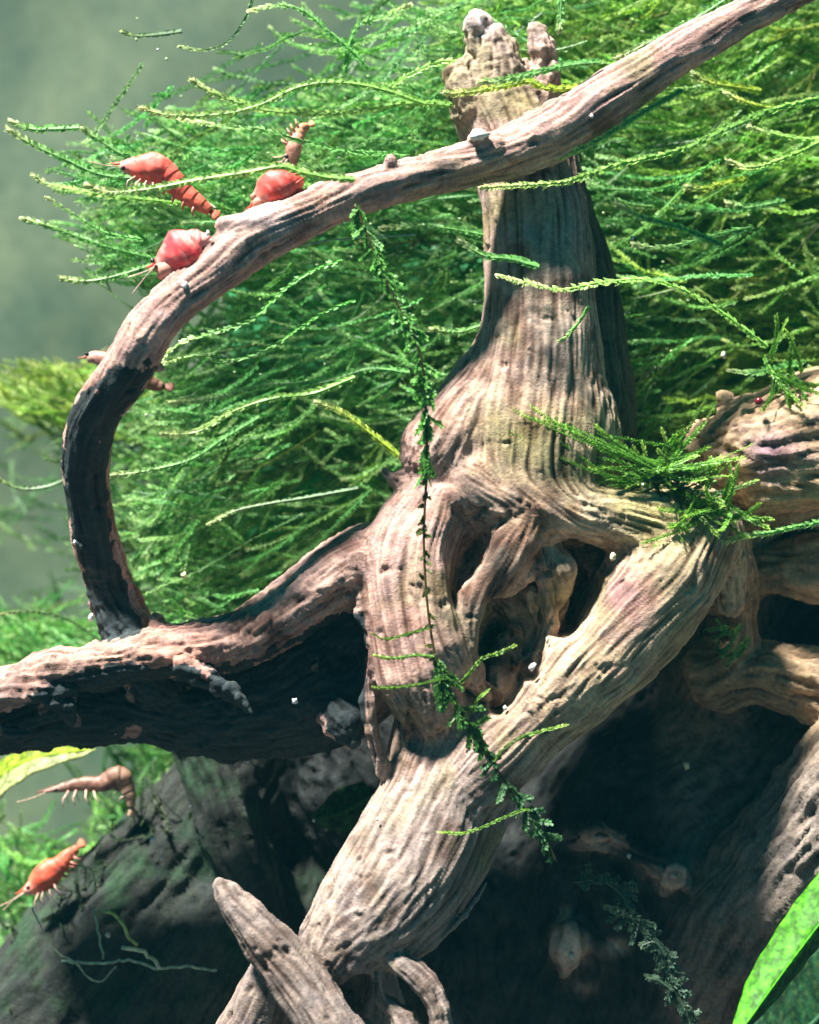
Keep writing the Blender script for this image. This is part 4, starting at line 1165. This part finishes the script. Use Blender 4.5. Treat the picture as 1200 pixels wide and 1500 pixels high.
# ------------------------------------------------------------------ broad leaves
def leaf(label, mid, half, Y, c1, c2, thick=.03, fold=.25, roll=0.0, rib=.12):
    A = np.array([np.append(at(x, y, Y + k), w / 100) for (x, y, k), w in zip(mid, half)])
    Q = spline(A, .06); n = len(Q)
    T = np.gradient(Q[:, :3], axis=0); T /= np.linalg.norm(T, axis=1)[:, None]
    U = np.stack([-T[:, 2], 0 * T[:, 0], T[:, 0]], 1); U /= np.linalg.norm(U, axis=1)[:, None] + 1e-9
    K = np.cross(U, T)
    U, K = U * math.cos(roll) + K * math.sin(roll), K * math.cos(roll) - U * math.sin(roll)
    m = 25; v = np.linspace(-1, 1, m)
    top = Q[:, None, :3] + U[:, None] * v[None, :, None] * Q[:, 3][:, None, None] + K[:, None] * ((np.abs(v) ** 1.3) * fold)[None, :, None] * Q[:, 3][:, None, None]
    top = top + K[:, None] * (0.018 * np.sin(np.arange(n) * .8)[:, None, None] * np.abs(v)[None, :, None])
    # puckered cells between the veins
    t2 = top.reshape(-1, 3); bump = (vnoise(t2, 9, 2) - .5) * .05
    top = top + K[:, None] * bump.reshape(n, m)[..., None]
    bot = top + K[:, None] * thick
    V = np.concatenate([top.reshape(-1, 3), bot.reshape(-1, 3)]); o = n * m
    i = np.arange(n - 1)[:, None] * m + np.arange(m - 1)[None]
    F = np.stack([i, i + m, i + m + 1, i + 1], -1).reshape(-1, 4)
    F2 = F[:, ::-1] + o
    e = np.arange(n - 1) * m
    E1 = np.stack([e, e + o, e + m + o, e + m], 1); e2 = e + m - 1
    E2 = np.stack([e2, e2 + m, e2 + m + o, e2 + o], 1)
    w = np.broadcast_to(((v + 1) / 2)[None, :, None], (n, m, 1)).reshape(-1, 1)
    w = np.clip((.55 - w) * 5, 0, 1)
    col = np.array(c1) * (1 - w) + np.array(c2) * w
    cell = np.clip(vnoise(V[:o], 14, 1) * 1.6 - .2, .35, 1.3)[:, None]
    sv = (np.arange(n)[:, None] * .06 - np.abs(v)[None, :] * .30) / .17
    vein = np.clip(1 - np.abs((sv % 1) - .5) * 9, 0, 1).reshape(-1, 1)
    col = col * cell * (1 - .35 * vein) + np.array([.05, .10, .02]) * vein
    col = np.concatenate([col, col * .8])
    root = empty('broad_leaf', Q[0, :3]); tag(root, label, 'leaf')
    mesh_obj('blade', V, np.concatenate([F, F2, E1, E2]), M_leaf, root, col=col)
    mb = MB(); mb.tube(Q[:, :3] - K * .015, np.clip(Q[:, 3] * rib, .012, .05), 8, np.array(c1) * 1.1); mb.build('midrib', M_leaf, root)
    return root

leaf('bright green broad leaf blade rising across the lower right corner',
     [(1085, 1510, -.4), (1128, 1450, -.2), (1172, 1390, 0), (1222, 1325, .2), (1285, 1245, .4)], [9, 25, 30, 33, 28], -1.6, (.12, .56, .02), (.04, .24, .05), fold=1.1, rib=.04)  # two colours paint the lit half and the shaded half of the fold
leaf('dark shaded leaf behind the bright leaf in the lower right corner',
     [(1130, 1560, 0), (1200, 1490, .2), (1290, 1400, .3)], [50, 70, 60], -.7, (.02, .10, .04), (.02, .10, .04))
leaf('sunlit yellow green leaf edge under the left limb at the left edge',
     [(-70, 1190, 0), (-20, 1150, -.3), (40, 1115, -.5), (95, 1103, -.5), (140, 1098, -.4)], [40, 40, 30, 17, 3], 3.2, (.50, .72, .05), (.72, .82, .35), fold=.1, roll=.9, rib=.05)  # paler second colour paints the highlight along the edge
leaf('dim green leaf deep in the gap beside the lower limb',
     [(460, 1200, 0), (500, 1190, 0), (545, 1165, 0)], [8, 34, 26], 1.9, (.05, .16, .04), (.05, .16, .04))

# ------------------------------------------------------------------ small white grains, snail, bead
grains = [
    (305, 341, -1.85, 5, 'white grain on the branch crest right of the clinging shrimp'),
    (271, 418, -2.05, 8, 'white grain on the branch below the clinging shrimp'),
    (703, 198, -1.15, 15, 'largest white patch grain on the branch where it crosses the stump'),
    (779, 977, -1.2, 7, 'round white grain at the lower rim of the burl hollow'),
    (740, 1037, -1.1, 5, 'small white grain just left below the round one on the burl rim'),
    (802, 938, -1.1, 5, 'long pale grain on the right wall of the burl hollow'),
    (898, 816, -1.1, 7, 'yellow white grain at the right corner of the burl hollow'),
    (553, 1200, -1.25, 4, 'white grain on the left side of the lower limb'),
    (224, 1231, 1.5, 7, 'brightest white grain on the dim log at the lower left'),
    (281, 1184, 1.6, 5, 'pale grain near the top of the dim log'),
    (237, 1256, 1.5, 5, 'faint grain under the brightest one on the dim log'),
    (460, 1202, 1.0, 4, 'white grain alone in the dark between log and lower limb'),
    (232, 1416, 1.0, 4, 'tiny white knot at the meeting of the pale threads'),
    (158, 1370, 1.1, 5, 'bluish faint grain above the pale threads'),
    (1006, 1122, .9, 7, 'yellowish grain alone on the dark root mass'),
    (921, 1254, .7, 5, 'tiny bright grain right of the pale lump on the root mass'),
    (838, 1400, .7, 7, 'white grain on the lowest pale lump of the root mass'),
    (432, 1027, -1.1, 6, 'white grain on the dark front of the left limb'),
    (926, 349, -.1, 4, 'white grain beside the right side of the stump'),
    (497, 257, -1.2, 3, 'tiny white speck on the top of the branch middle'),
    (231, 73, .8, 3, 'speck floating in the water at the top left'),
    (392, 85, .8, 3, 'speck floating in the water under the looping frond'),
    (867, 170, -1.15, 4, 'bluish speck on the shaded underside of the branch'),
    (942, 710, -.9, 3, 'tiny pale speck beside the moss tuft on the burl'),
    (270, 843, 1.0, 6, 'yellow green speck in the moss above the left limb'),
    (134, 905, -.4, 7, 'white flake stuck behind the foot of the arching branch'),
    (110, 795, -.45, 5, 'white flake at the left edge of the arching branch'),
    (1060, 520, 1.0, 6, 'pale flake in the moss above the right limb'),
]
for i, (x, y, Yg, r, lab) in enumerate(grains):
    c = (.80, .80, .78)
    if 'yellow' in lab: c = (.72, .68, .40)
    if 'pale' in lab or 'faint' in lab: c = (.6, .58, .5)
    mb = MB(); R = r / 100 * (D + Yg) / D
    el = (1.5, 1, .8) if r == 15 else ((.7, .7, 1.4) if 'long' in lab else (1, .9, 1.15))
    mb.blob(at(x, y, Yg), np.array(el) * R * .62, c, 9, 6, .26, i)
    o = mb.build('white_grain', M_speck)
    tag(o, lab, 'grain', 'white grains and flakes')
mb = MB(); mb.blob(at(1112, 588, -.2), .06, (.16, .01, .02), 12, 8)
tag(mb.build('red_bead', M_eye), 'tiny dark red round snail bead on the upper limb at the right', 'snail')

# floating debris flecks caught all over the moss
mb = MB()
r = np.random.default_rng(5)
for i in range(150):
    x = r.uniform(200, 1200); y = r.uniform(20, 650); yy = r.uniform(.8, 2.4)
    mb.blob(at(x, y, yy), r.uniform(.012, .03, 3), (.45, .62, .3), 5, 4, .1, i)
tag(mb.build('moss_flecks', M_speck), 'tiny pale flecks scattered over the moss', 'flecks', kind='stuff')

# ------------------------------------------------------------------ the water's own veil
hz = bpy.data.materials.new('water_veil'); hz.use_nodes = True
nt = hz.node_tree; nt.nodes.remove(nt.nodes['Principled BSDF'])
pv = nt.nodes.new('ShaderNodeVolumePrincipled'); pv.inputs['Density'].default_value = HAZE; pv.inputs['Color'].default_value = (0.10, 0.72, 0.90, 1)
nt.links.new(pv.outputs[0], nt.nodes['Material Output'].inputs['Volume'])
x0, x1, y0, y1, z0, z1 = -36, 48, -28, 17, -8, 27
V = [[x, y, z] for x in (x0, x1) for y in (y0, y1) for z in (z0, z1)]
tag(mesh_obj('haze', V, [[0, 1, 3, 2], [4, 6, 7, 5], [0, 4, 5, 1], [2, 3, 7, 6], [0, 2, 6, 4], [1, 5, 7, 3]], hz, smooth=False), 'faint blue green veil of the water', kind='stuff')
